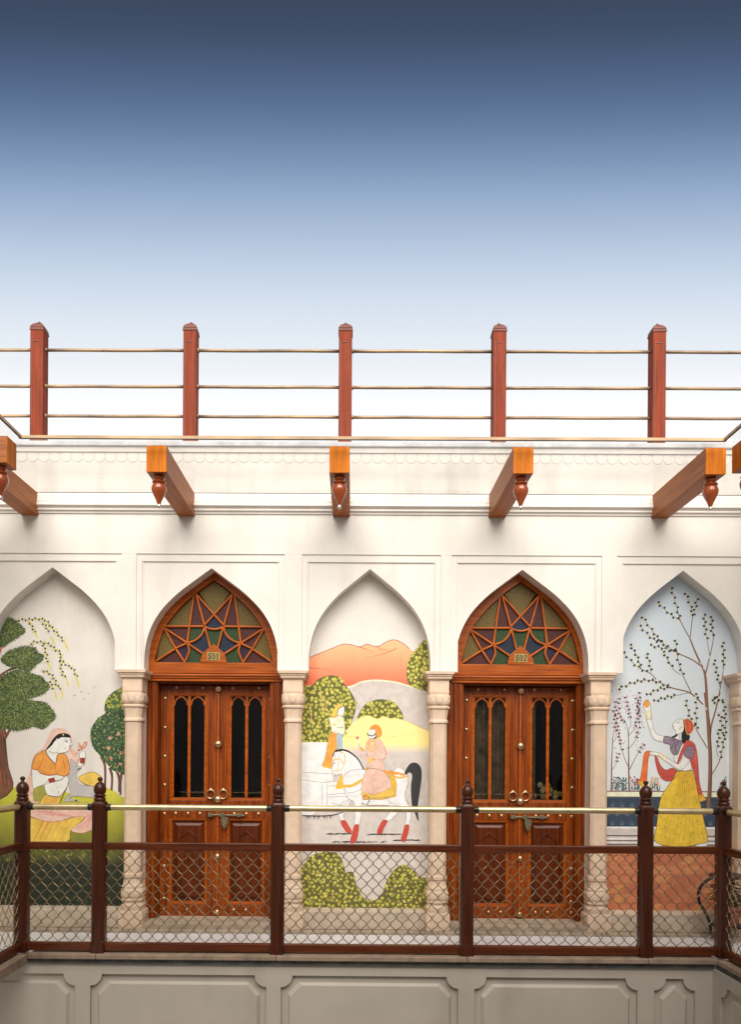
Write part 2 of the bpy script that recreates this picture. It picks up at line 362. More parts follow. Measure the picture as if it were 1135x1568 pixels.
# cornice, swept profile (y, z)
def sweep_x(prof, x0, x1):
    b = B(); n = len(prof)
    b.v = [(x0, y, z) for y, z in prof] + [(x1, y, z) for y, z in prof]
    for i in range(n-1): b.face((i, i+1, n+i+1, n+i))
    return b
obj('cornice', sweep_x([(0.05, 3.874), (-0.010, 3.874), (-0.012, 3.890), (-0.030, 3.900), (-0.030, 3.914), (-0.024, 3.918), (-0.040, 3.932), (-0.052, 3.938), (-0.052, 3.948), (-0.046, 3.960), (-0.046, 3.985), (-0.038, 3.995), (-0.034, 4.045), (-0.028, 4.055), (0.05, 4.055)], XL-0.2, XR+0.2), 'plaster', wall, smooth=25, bevel=0.0)
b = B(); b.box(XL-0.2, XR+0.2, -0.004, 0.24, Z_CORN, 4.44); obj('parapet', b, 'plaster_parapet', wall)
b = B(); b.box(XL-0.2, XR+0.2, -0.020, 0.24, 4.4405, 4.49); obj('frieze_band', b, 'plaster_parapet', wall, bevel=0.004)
b = B(); b.box(XL-0.2, XR+0.2, -0.042, 0.30, 4.4905, Z_TOP); obj('coping', b, 'coping', wall, bevel=0.008)
b = B(); b.box(XL-0.2, XR+0.2, -0.0265, 0.0, 4.0552, 4.0618); obj('joint', b, 'groove', wall)
# scalloped valance under the frieze: one relief scallop after another
sw = 0.1035
b = B(); half = [(-sw/2, 0), (-sw/2, -0.045), (-sw*0.42, -0.068), (-sw*0.25, -0.084), (0, -0.090), (sw*0.25, -0.084), (sw*0.42, -0.068), (sw/2, -0.045), (sw/2, 0)]
b.prism([(x*0.95, z) for x, z in half], -0.0078, 0.0)
k0 = obj('scallop', b, 'plaster_parapet', wall, raw=True, bevel=0.003)
k0.location = Vector((XL+0.05, 0, 4.4395)) - wall.location
x = XL+0.05+sw
while x < XR:
    o = inst('scallop', k0, wall, (x, 0, 4.4395)); md = o.modifiers.new('bevel', 'BEVEL'); md.width = 0.003; md.segments = 1; x += sw
# plinth: sills in the niches, thresholds under the doors, low step in front
for i, (kd, c, w, l, r) in enumerate(bays):
    x0, x1 = bx[i]+0.10, bx[i+1]-0.10
    if kd == 'niche':
        b = B(); b.box(x0, x1, -0.012, YB, 0.03, 0.196); obj('sill_stone', b, 'sill_stone', wall, bevel=0.006)
    else:
        b = B(); b.box(x0-0.02, x1+0.02, -0.03, 0.37, 0.024, 0.078); obj('threshold', b, 'step_stone', wall, bevel=0.006)
for i in range(5):
    b = B(); b.box(bx[i]+0.003, bx[i+1]-0.003, -0.085, 0.2, 0.0, 0.0285); obj('step_stone', b, 'step_stone', wall, bevel=0.004)
for i in (1, 3):     # wall beside the door frames and the room behind
    x0, x1 = bx[i], bx[i+1]
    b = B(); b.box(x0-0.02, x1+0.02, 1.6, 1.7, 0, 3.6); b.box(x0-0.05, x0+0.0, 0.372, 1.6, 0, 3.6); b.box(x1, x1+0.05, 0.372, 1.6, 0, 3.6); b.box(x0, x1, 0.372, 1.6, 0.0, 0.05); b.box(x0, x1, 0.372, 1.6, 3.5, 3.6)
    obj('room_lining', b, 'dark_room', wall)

# ------------------------------------------------------------------ columns
def zc(py): return 1.59 + (1165 - py + 0.9)/165.0
def make_column(cx, label):
    t = thing('column', label, 'column', (cx, 0.05, 0.0285), group='sandstone columns between the arches')
    c = (cx, 0.05, 0.0)
    px = 1/165.0
    b = B(); b.post([(18.5*px, 0.029, .05), (18.5*px, zc(1399), .05), (17.5*px, zc(1397), .05), (16.5*px, zc(1396)), (16.8*px, zc(1393)), (17*px, zc(1388.5)), (15.5*px, zc(1387)), (14*px, zc(1385)), (14*px, zc(1382.5)), (16*px, zc(1381.5)), (16*px, zc(1378.5)), (15*px, zc(1378)),
        (16.6*px, zc(1375)), (17*px, zc(1370)), (16.4*px, zc(1365)), (15*px, zc(1362.5)), (15.4*px, zc(1361.5)), (15.4*px, zc(1359)), (13.8*px, zc(1357)), (12.8*px, zc(1347)), (14.4*px, zc(1346)), (14.4*px, zc(1340)), (12.9*px, zc(1339))], c, .2)
    obj('base', b, 'sandstone', t, smooth=50, bevel=0.002)
    b = B(); b.post([(12.9*px, zc(1339)), (12.6*px, zc(1108))], c, .17)
    obj('shaft', b, 'sandstone', t, bevel=0.003)
    b = B(); b.post([(12.6*px, zc(1108)), (14.2*px, zc(1107)), (14.4*px, zc(1104)), (13*px, zc(1102)), (12.7*px, zc(1100)), (14.4*px, zc(1088)), (14.6*px, zc(1086.5)), (16.4*px, zc(1085)), (16.6*px, zc(1082.5)), (15*px, zc(1081))], c, .17)
    b.post([(14.4*px, zc(1081), .17), (16*px, zc(1079), .17), (17.2*px, zc(1074), .15), (17*px, zc(1069), .14), (15.5*px, zc(1064.5), .1)], c)
    b.post([(15.2*px, zc(1064.5), .03), (15.2*px, zc(1062), .03), (15.8*px, zc(1060.5), .03), (15.2*px, zc(1058), .03), (15.4*px, zc(1043), .03), (17.5*px, zc(1041), .03), (19*px, zc(1040), .03), (19*px, zc(1037.5), .03), (20.2*px, zc(1036.5), .03), (20.2*px, zc(1034.5), .03), (22.3*px, zc(1033.5), .03), (22.5*px, Z_SPR, .03)], c)
    cap = obj('capital', b, 'sandstone', t, smooth=40, bevel=0.0025)
    # carved leaves on the bell: one on each visible face and the corners between
    lf = [(-.042, .05), (-.045, .015), (-.03, -.028), (0, -.046), (.03, -.028), (.045, .015), (.042, .05)]
    for ang, sc, rad in ((0, 1.0, 17.0), (PI/4, .62, 19.8), (-PI/4, .62, 19.8), (PI/2, 1.0, 17.0), (-PI/2, 1.0, 17.0)):
        b = B(); n = len(lf); zz = zc(1072)
        rows = []
        for s_, d in ((1.0, 0.0), (0.82, 0.007), (0.45, 0.011), (0.05, 0.009)):
            rows.append([(x*sc*s_, -rad*px + 0.004 - d, z*s_) for x, z in crom(lf, 2)])
        ca, sa = math.cos(ang), math.sin(ang)
        b.rings([[(cx + x*ca - y*sa, 0.05 + x*sa + y*ca, zz+z) for x, y, z in rw] for rw in rows], cap=True)
        obj('carved_leaf', b, 'sandstone', cap, smooth=60)
    return t
col_labels = ['pale sandstone column beyond the leafy mural at the end of the wall', 'sandstone column between the leafy tree mural and door 501', 'sandstone column between door 501 and the horse mural',
              'sandstone column between the horse mural and door 502', 'sandstone column between door 502 and the pale blue mural', 'sandstone column at the end of the wall past the pale blue mural']
for p, lb in zip(cols_px, col_labels):
    cx = UX(p, -0.03)
    make_column(cx, lb)
    b = B(); b.box(cx-0.072, cx+0.072, 0.10, YB+0.05, 0.03, Z_SPR); obj('jamb', b, 'plaster', wall)

for a, c in ((XL-0.2, UX(cols_px[0], -0.03)-0.03), (UX(cols_px[5], -0.03)+0.074, XR+0.2)):
    b = B(); b.box(a, c, 0.03, YB+0.05, 0.03, Z_SPR); obj('end_pier', b, 'plaster', wall)

# ------------------------------------------------------------------ doors
DS = 160.9
def make_door(cx, number, label):
    t = thing('double_door', label, 'door', (cx, YB, 0.078), group='wooden double doors under stained glass fanlights')
    def D(x, y): return (cx + (200 + x/4.365 - 325.6)/DS, 1.59 + (1165 - (840 + y/4.365) - 1.4)/DS)      # fanlight sheet
    def E(x, y): return (cx + (200 + x/4.365 - 325.6)/DS, 1.59 + (1165 - (1020 + y/4.365) - 1.4)/DS)     # leaf sheet
    def Ebox(b, x0, x1, ya, yb, y0, y1):
        (X0, Z1), (X1, Z0) = E(x0, ya), E(x1, yb); b.box(X0, X1, y0, y1, Z0, Z1)
    # ---- fanlight
    y0 = YB
    outer = arch_pts(cx, 0.645, D(0, 835)[1], Z_APEX-D(0, 835)[1]+0.025)
    inner_px = [(150, 760), (166, 690), (200, 570), (238, 498), (310, 405), (400, 318), (470, 262), (548, 208)]
    il = [D(x, y) for x, y in crom(inner_px, 3, False)]
    ir = [D(1096-x, y) for x, y in crom(inner_px, 3, False)][::-1][1:]
    b = B(); b.prism([outer, il+ir], y0, y0+0.06)
    fan = obj('fanlight', b, 'door_wood_x', t, bevel=0.004)
    b = B(); (a0, a1), (c0, c1) = D(80, 838), D(1014, 866)
    b.box(a0, c0, y0-0.022, y0+0.06, c1, a1); b.box(a0-0.0, c0, y0-0.034, y0+0.06, D(0, 852)[1], D(0, 842)[1]); b.box(D(86, 0)[0], D(1008, 0)[0], y0-0.010, y0+0.06, D(0, 886)[1], c1)
    obj('transom_moulding', b, 'door_wood_x', t, bevel=0.003)
    b = B(); b.box(D(108, 0)[0], D(988, 0)[0], y0-0.006, y0, D(0, 832)[1], D(0, 804)[1]); obj('transom_rail', b, 'door_wood_x', t, bevel=0.003)
    def mir(p): return [(1096-x, y) for x, y in p]
    panes = [('amber', [(548, 213), (652, 288), (548, 432), (442, 288)], 0), ('amber', [(404, 318), (383, 512), (228, 512), (300, 418)], 1), ('maroon', [(412, 306), (428, 305), (485, 510), (383, 512)], 1),
        ('maroon', [(432, 298), (547, 436), (487, 510)], 1), ('blue', [(548, 440), (618, 513), (585, 528), (548, 533), (511, 528), (487, 513)], 0),
        ('green', [(487, 518), (511, 530), (548, 536), (585, 530), (620, 518), (588, 650), (548, 640), (518, 650)], 0), ('green', [(383, 516), (484, 516), (470, 560), (440, 596), (405, 616), (372, 626)], 1),
        ('blue', [(486, 520), (520, 648), (480, 700), (372, 630), (407, 618), (442, 598), (472, 562)], 1), ('maroon', [(222, 520), (382, 517), (370, 622)], 1), ('maroon', [(216, 536), (366, 628), (290, 664)], 1),
        ('amber', [(208, 542), (288, 665), (158, 754), (176, 650)], 1), ('maroon', [(290, 668), (350, 757), (162, 757)], 1), ('violet', [(294, 666), (366, 631), (378, 690), (354, 752)], 1),
        ('green', [(369, 633), (478, 702), (468, 758), (354, 758), (380, 692)], 1)]
    for g, p, two in panes:
        for q in ([p, mir(p)] if two else [p]):
            b = B(); b.prism([D(x, y) for x, y in q], y0+0.034, y0+0.040); obj('glass_pane', b, 'glass_'+g, fan)
    bars = [([(425, 297), (548, 437), (620, 515)], 1), ([(425, 300), (485, 515), (522, 655)], 1), ([(410, 306), (383, 513), (368, 628)], 1), ([(212, 517), (485, 515)], 1), ([(212, 526), (368, 628), (482, 704)], 1),
            ([(213, 532), (290, 665), (352, 758)], 1), ([(152, 756), (290, 665), (368, 628)], 1), ([(485, 515), (472, 560), (441, 597), (406, 617), (368, 628)], 1), ([(485, 515), (511, 529), (548, 535), (585, 529), (611, 515)], 0), ([(368, 628), (379, 660), (380, 692), (352, 758)], 1)]
    for p, two in bars:
        for q in ([p, mir(p)] if two else [p]):
            P = [Vector((D(x, y)[0], 0, D(x, y)[1])) for x, y in (crom(q, 4, False) if len(q) > 3 else q)]
            b = B(); rr = []
            for i, v in enumerate(P):
                tg = (P[min(i+1, len(P)-1)]-P[max(i-1, 0)]).normalized(); nn = Vector((-tg.z, 0, tg.x)); wd = 0.0095
                rr.append([(v.x+nn.x*a*wd, yy, v.z+nn.z*a*wd) for a, yy in ((-1, y0+0.034), (-1, y0+0.017), (-.45, y0+0.010), (.45, y0+0.010), (1, y0+0.017), (1, y0+0.034))])
            b.rings(rr); obj('glazing_bar', b, 'bar_wood', fan)
    # ---- number plaque
    pl = [(463, 760), (468, 728), (482, 698), (503, 675), (528, 655), (552, 634), (576, 655), (601, 675), (622, 698), (636, 728), (641, 760)]
    b = B(); b.prism([D(x-4, y) for x, y in pl], y0-0.004, y0+0.03); plq = obj('number_plaque', b, 'door_wood_x', t, bevel=0.004)
    (a0, a1), (c0, c1) = D(506, 690), D(592, 746)
    b = B(); b.box(a0, c0, y0-0.008, y0-0.0035, c1, a1); obj('number_plate', b, 'plate_gold', plq)
    b = B(); dw = (c0-a0)*0.27; dh = (a1-c1)*0.72; zb0 = (a1+c1)/2-dh/2
    for k, ch in enumerate(number):
        xo = (a0+c0)/2 + (k-1)*dw*1.16 - dw/2
        def G(pts): return [(xo+u*dw, zb0+v*dh) for u, v in pts]
        def ribbon(c, w):        # centre line with a width at each point, like a broad nib
            L_, R_ = [], []
            for i, p in enumerate(c):
                q0, q1 = c[max(i-1, 0)], c[min(i+1, len(c)-1)]; dx, dy = q1[0]-q0[0], q1[1]-q0[1]; n_ = math.hypot(dx, dy) or 1
                L_.append((p[0]-dy/n_*w[i]/2, p[1]+dx/n_*w[i]/2)); R_.append((p[0]+dy/n_*w[i]/2, p[1]-dx/n_*w[i]/2))
            b.prism(G(L_+R_[::-1]), y0-0.0105, y0-0.008)
        if ch == '0':
            el = lambda rx, ry: [(0.5+rx*math.cos(2*PI*j/24), 0.5+ry*math.sin(2*PI*j/24)) for j in range(24)]
            b.prism([G(el(0.46, 0.5)), G(el(0.19, 0.43))], y0-0.0105, y0-0.008)
        elif ch == '1':
            b.prism(G([(0.15, 0), (0.85, 0), (0.85, 0.08), (0.64, 0.11), (0.64, 1), (0.5, 1), (0.14, 0.84), (0.14, 0.76), (0.37, 0.83), (0.37, 0.11), (0.15, 0.08)]), y0-0.0105, y0-0.008)
        elif ch == '5':
            b.prism(G([(0.2, 0.5), (0.3, 0.5), (0.36, 0.83), (0.86, 0.83), (0.9, 1.0), (0.26, 1.0)]), y0-0.0105, y0-0.008)
            c = [(0.43+0.36*math.cos(math.radians(t_)), 0.32+0.27*math.sin(math.radians(t_))) for t_ in range(140, -161, -20)]
            ribbon(c, [0.08+0.22*math.sin(PI*min(1, i/(len(c)-1)))**2 for i in range(len(c))])
        else:
            c = [(0.48+0.33*math.cos(math.radians(t_)), 0.70+0.25*math.sin(math.radians(t_))) for t_ in range(170, -31, -20)] + [(0.5, 0.32), (0.2, 0.08)]
            ribbon(c, [0.16, 0.12, 0.10, 0.12, 0.16, 0.20, 0.25, 0.28, 0.28, 0.26, 0.24, 0.18, 0.10][:len(c)]); b.prism(G([(0.1, 0), (0.86, 0), (0.92, 0.24), (0.84, 0.24), (0.78, 0.16), (0.1, 0.15)]), y0-0.0105, y0-0.008)
    obj('number', b, 'plate_ink', plq)
    # ---- jambs with fluted mouldings
    zb = 0.079
    fr_ = B()
    for sgn in (-1, 1):
        def jx(p): return cx + sgn*(325.6 - (200+p/4.365))/DS
        zt = D(0, 886)[1]
        for p0, p1, yy in ((60, 92, y0-0.004), (92, 104, y0+0.008), (104, 132, y0), (132, 140, y0+0.010), (140, 160, y0+0.004), (160, 170, y0+0.02)):
            xa, xb = sorted((jx(p0), jx(p1))); fr_.box(xa, xb, yy, y0+0.19, zb, zt)
    xa, xb = E(165, 0)[0], E(957, 0)[0]
    fr_.box(xa, xb, y0+0.03, y0+0.19, E(0, 112)[1], D(0, 886)[1])
    obj('door_frame', fr_, 'door_wood', t, bevel=0.002)
    # ---- leaves
    yl = y0+0.13
    z_bot = 0.085
    stud = B(); stud.ball((0, 0, 0), 0.0165, 10, 6, 0.7)
    me_st = None
    def zE(y): return E(0, y)[1]
    kb = 1222/280.0
    def py2e(py): return (py-1020)*4.365
    for side in (0, 1):
        def X(p): return E(p if side == 0 else 1125-p, 0)[0]
        def bx_(b, p0, p1, ya, yb, d0, d1):
            xa, xb = sorted((X(p0), X(p1))); b.box(xa, xb, yl+d0, yl+d1, zE(yb), zE(ya))
        lf = B()
        bot = py2e(1408)
        bx_(lf, 172, 238, 118, bot, 0, .045); bx_(lf, 494, 556, 118, bot, 0, .045)
        bx_(lf, 238, 494, 118, 172, 0, .045); bx_(lf, 238, 494, 900, 1024, 0, .045); bx_(lf, 238, 494, py2e(1388), bot, 0, .045)
        leaf = obj('door_leaf', lf, 'door_wood', t, bevel=0.003)
        # moulding round the window and round the lower panel
        mo = B()
        for (p0, p1, q0, q1) in ((238, 494, 172, 900), (238, 494, 1024, py2e(1388))):
            for d, dd, hh in ((0, 9, .004), (9, 17, .013)):
                bx_(mo, p0+d, p0+dd, q0+d, q1-d, hh, .045); bx_(mo, p1-dd, p1-d, q0+d, q1-d, hh, .045)
                bx_(mo, p0+dd, p1-dd, q0+d, q0+dd, hh, .045); bx_(mo, p0+dd, p1-dd, q1-dd, q1-d, hh, .045)
        obj('leaf_moulding', mo, 'door_wood_x', leaf, bevel=0.0015)
        # lancet tracery: a board pierced by two cusped lights and small spandrels
        def P(pts): return [((X(x)), zE(y)) for x, y in pts]
        def lancet(x0, x1):
            m_ = (x0+x1)/2; w = (x1-x0)/2
            top = [(x0, 270), (x0, 254), (x0+w*.20, 249), (x0+w*.17, 236), (x0+w*.34, 219), (x0+w*.66, 207), (m_, 199)]
            top2 = [(2*m_-x, y) for x, y in top[::-1][1:]]
            return [(x0, 888)] + top + top2 + [(x1, 888)]
        L1, L2 = (262, 356), (376, 470)
        holes = [P(lancet(*L1)), P(lancet(*L2))]
        for (x0, x1) in (L1, L2):
            m_ = (x0+x1)/2
            holes.append(P([(x0, 191), (m_-13, 191), (x0+9, 212), (x0, 232)])); holes.append(P([(x1, 191), (m_+13, 191), (x1-9, 212), (x1, 232)]))
        b = B(); b.prism([P([(250, 184), (482, 184), (482, 896), (250, 896)])] + holes, yl+0.016, yl+0.030)
        obj('tracery', b, 'door_wood_x', leaf, bevel=0.002)
        for (x0, x1) in (L1, L2):
            b = B(); xa, xb = sorted((X(x0-6), X(x1+6))); b.box(xa, xb, yl+0.033, yl+0.037, zE(890), zE(192)); obj('window_pane', b, 'door_glass', leaf)
        # lower panel with a carved arch
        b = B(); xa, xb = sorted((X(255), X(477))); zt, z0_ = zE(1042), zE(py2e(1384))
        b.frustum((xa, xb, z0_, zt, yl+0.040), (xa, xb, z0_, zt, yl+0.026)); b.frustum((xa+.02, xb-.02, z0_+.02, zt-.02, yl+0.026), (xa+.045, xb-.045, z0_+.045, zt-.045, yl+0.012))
        pan = obj('lower_panel', b, 'dark_shaded_wood', leaf, bevel=0.002)
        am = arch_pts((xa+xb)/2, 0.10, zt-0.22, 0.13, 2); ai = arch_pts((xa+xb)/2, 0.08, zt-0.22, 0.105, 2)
        b = B(); b.prism(am+ai[::-1], yl+0.004, yl+0.02); obj('carved_arch', b, 'dark_shaded_wood', pan, bevel=0.002)
        # studs
        spots = [(203, 208), (203, 407), (203, 602), (203, 797), (203, 993), (280, 990), (363, 990), (445, 990), (203, py2e(1329)), (203, py2e(1380)), (203, py2e(1397)), (445, py2e(1397)), (362, py2e(1397)), (280, 132), (460, 132)]
        for (p, q) in spots:
            if me_st is None:
                so_ = obj('stud', stud, 'brass_stud', leaf, smooth='all', raw=True); so_.location = Vector((X(p), yl-0.001, zE(q))) - t.location; me_st = so_
            else: inst('stud', me_st, leaf, (X(p), yl-0.001, zE(q)))
        # ring handle
        b = B(); cxr, czr = X(520), zE(858)
        ring = [(cxr+0.040*math.sin(a), yl-0.016-0.004*math.cos(a), czr+0.043*math.cos(a)) for a in [2*PI*k/20 for k in range(20)]]
        o0 = len(b.v); seg = 6; rings = []
        for k in range(20):
            a = 2*PI*k/20; ce = Vector(ring[k]); rad = Vector((math.sin(a), 0, math.cos(a)))
            rings.append([ce + rad*0.0068*math.cos(2*PI*j/seg) + Vector((0, 1, 0))*0.0068*math.sin(2*PI*j/seg) for j in range(seg)])
        b.rings(rings+[rings[0]], cap=False); b.ball((cxr, yl-0.010, czr+0.046), 0.016, 8, 6)
        obj('ring_handle', b, 'brass_stud', leaf, smooth='all')
    # meeting stile with beaded carving and big bosses
    b = B(); xa, xb = E(548, 0)[0], E(582, 0)[0]; xm = (E(560, 0)[0]+E(578, 0)[0])/2
    b.box(E(556, 0)[0], E(600-31, 0)[0]+0.012, yl-0.012, yl+0.03, z_bot, zE(118)); ms = obj('meeting_stile', b, 'door_wood', t, bevel=0.004)
    b = B(); z = z_bot+0.1
    while z < zE(170):
        b.ball((xm-0.002, yl-0.011, z), 0.014, 6, 4, 0.6); z += 0.021
    obj('bead_carving', b, 'door_wood_x', ms)
    for q in (140, 518, 893, py2e(1313), py2e(1400)):
        b = B(); b.ball((xm, yl-0.022, zE(q)), 0.036 if q < 900 else 0.028, 12, 8, 0.8); b.ball((xm, yl-0.052, zE(q)), 0.008, 6, 4); obj('boss', b, 'brass_stud', ms, smooth='all')
    # sliding bolt and padlock
    b = B(); zz = zE(998)
    b.tube([(E(502, 0)[0], yl-0.022, zz), (E(752, 0)[0], yl-0.022, zz-0.003)], 0.0085, 8)
    for p in (520, 600, 715): b.box(E(p-16, 0)[0], E(p+16, 0)[0], yl-0.034, yl, zz-0.019, zz+0.019)
    bolt = obj('sliding_bolt', b, 'lock', t, bevel=0.002)
    b = B(); (a0, a1), (c0, c1) = E(598, 1015), E(640, 1090)
    xm2 = (a0+c0)/2
    b.prism(crom([(a0, a1), (c0, a1), (c0, (a1+c1)/2), (xm2+.006, c1), (xm2-.006, c1), (a0, (a1+c1)/2)], 3), yl-0.05, yl-0.024)
    obj('padlock', b, 'lock', bolt, bevel=0.003)
    return t
D1X, D2X = (325.6-540)/DS, (796.3-540)/DS
make_door(D1X, '501', 'carved teak double door numbered 501 with dark blank window lights')
make_door(D2X, '502', 'carved teak double door numbered 502 with curtain and flowers behind its glass')
# what shows behind the panes of 502
b = B(); n = 60; z0, z1 = 0.12, 2.25
for (xa, xb) in ((D2X-0.50, D2X+0.20),):
    o = len(b.v)
    for k in range(n+1):
        x = xa+(xb-xa)*k/n; y = 0.395+0.018*math.sin(k*1.05)+0.006*math.sin(k*2.3)
        b.v += [(x, y, z0), (x, y, z1)]
    for k in range(n): a = o+2*k; b.face((a, a+2, a+3, a+1))
o = obj('curtain', b, 'curtain', smooth='all'); o['label'] = 'brown patterned curtain hanging inside the glass of door 502'; o['category'] = 'curtain'
t = thing('side_table', 'dark wooden table with flowers standing behind the glass of door 502', 'table', (D2X+0.36, 0.62, 0.05))
b = B(); b.box(D2X+0.08, D2X+0.62, 0.47, 0.80, 1.10, 1.13); obj('table_top', b, 'dark_shaded_wood', t, bevel=0.004)
for sx in (0.11, 0.58):
    for yy in (0.50, 0.77):
        b = B(); b.tube([(D2X+sx, yy, 1.10), (D2X+sx+0.02, yy, 0.8), (D2X+sx-0.015, yy, 0.4), (D2X+sx, yy, 0.05)], [0.02, 0.028, 0.016, 0.02], 8); obj('leg', b, 'dark_shaded_wood', t)
t = thing('flower_vase', 'white and yellow flowers in a vase behind the glass of door 502', 'flowers', (D2X+0.34, 0.52, 1.13))
b = B(); b.lathe([(0.03, 1.13), (0.05, 1.15), (0.045, 1.19), (0.028, 1.215), (0.034, 1.23)], (D2X+0.34, 0.52, 0), 12); obj('vase', b, 'silver', t, smooth='all')
for k in range(11):
    a = R.uniform(0, 2*PI); d = R.uniform(0.03, 0.16); c = (D2X+0.34+d*math.cos(a), 0.50+0.04*math.sin(a), 1.27+R.uniform(-.03, .10))
    b = B()
    for j in range(6):
        aa = 2*PI*j/6; b.ball((c[0]+0.016*math.cos(aa), c[1]-0.01, c[2]+0.016*math.sin(aa)), 0.013, 6, 4, 0.5)
    b.ball((c[0], c[1]-0.014, c[2]), 0.010, 6, 4); obj('flower', b, 'petal' if k % 2 else 'petal_white', t)

# ------------------------------------------------------------------ murals: flat paint on the back of the niches
def paint(key, rgb, k=1.08, var=0.09):
    M[key] = mat('paint_'+key, tuple(min(0.86, v*k) for v in lin(rgb)), 0.7, var=0.14 if key in ('orange', 'yellow', 'mustard', 'pink', 'rose', 'purple', 'trunk', 'gold') else var, scale=13, bump=0.15, bscale=120, bdist=0.0006); return key
def paint_grad(key, c0, c1, z0, z1, k=1.08):    # painted wash from c0 (low) to c1 (high)
    m, n, l, p = nmat('paint_'+key); p.inputs['Roughness'].default_value = 0.7
    g = n.new('ShaderNodeNewGeometry'); s_ = n.new('ShaderNodeSeparateXYZ'); l.new(g.outputs['Position'], s_.inputs[0])
    nz = n.new('ShaderNodeTexNoise'); nz.inputs['Scale'].default_value = 14; nz.inputs['Detail'].default_value = 5; l.new(g.outputs['Position'], nz.inputs['Vector'])
    ad = n.new('ShaderNodeMath'); ad.operation = 'MULTIPLY_ADD'; ad.inputs[1].default_value = 0.22*abs(z1-z0); l.new(nz.outputs[0], ad.inputs[0]); l.new(s_.outputs['Z'], ad.inputs[2])
    mr = n.new('ShaderNodeMapRange'); mr.inputs[1].default_value = z0+0.11*abs(z1-z0); mr.inputs[2].default_value = z1+0.11*abs(z1-z0); l.new(ad.outputs[0], mr.inputs[0])
    mx = n.new('ShaderNodeMix'); mx.data_type = 'RGBA'; mx.inputs[6].default_value = (*[v*k for v in lin(c0)], 1); mx.inputs[7].default_value = (*[v*k for v in lin(c1)], 1)
    l.new(mr.outputs[0], mx.inputs[0]); l.new(mx.outputs[2], p.inputs['Base Color']); M[key] = m; return key
for k_, c_ in dict(white=(243, 238, 230), skin=(246, 236, 224), line=(92, 56, 40), line_soft=(150, 115, 95), black=(26, 23, 24), charcoal=(48, 50, 52), orange=(238, 160, 72), orange_deep=(226, 112, 52), yellow=(246, 196, 88), gold=(236, 180, 62),
      pink=(243, 194, 176), pink_deep=(222, 150, 140), rose=(200, 82, 70), maroon=(150, 52, 42), red=(196, 70, 56), greydeer=(188, 184, 181), grey_line=(135, 128, 124), stone_grey=(206, 197, 190), cream=(247, 236, 200), blossom=(246, 226, 104), skyblue=(168, 192, 206),
      leaf_base=(98, 100, 42), leaf_light=(178, 174, 72), leaf_pale=(212, 204, 100), pine_base=(62, 78, 44), pine_mid=(96, 116, 60), pine_light=(140, 152, 84), tree_dark=(52, 74, 48), tree_mid=(88, 118, 70), tree_yel=(158, 160, 70), trunk=(128, 84, 62), trunk_dark=(74, 52, 46),
      orange_hill=(238, 128, 90), hill_line=(150, 70, 45), mustard=(240, 196, 62), mustard_dark=(212, 160, 50), purple=(146, 130, 146), purple_dark=(92, 80, 96), pale_leaf=(214, 216, 194), twig=(134, 98, 78), leaf_black=(34, 40, 40), pinkbud=(204, 164, 172), navy=(52, 68, 88), navy_line=(100, 118, 134), teal=(70, 98, 100), tile=(196, 122, 84), tile_b=(200, 134, 86), tile_c=(182, 106, 76), magenta=(170, 64, 88), peach=(240, 184, 130)).items():
    paint(k_, c_)
def zz(px, py): return U(px, py, YB)[1]
paint_grad('hill_wash', (230, 108, 76), (250, 184, 138), zz(540, 1050), zz(540, 985))
paint_grad('sand_wash', (203, 195, 190), (250, 230, 152), zz(600, 1152), zz(600, 1138))
paint_grad('grass_wash', (30, 40, 26), (196, 194, 66), zz(80, 1325), zz(80, 1212))
paint_grad('mural_sky', (216, 221, 222), (188, 201, 213), zz(1040, 1200), zz(1040, 900))
class Brush:
    def __init__(s, zoom, root): s.z = zoom; s.root = root
    def w(s, p, zoom=None):
        z = zoom or s.z; return U(z[0]+p[0]/z[2], z[1]+p[1]/z[2], YB)
L0 = YB - 0.002
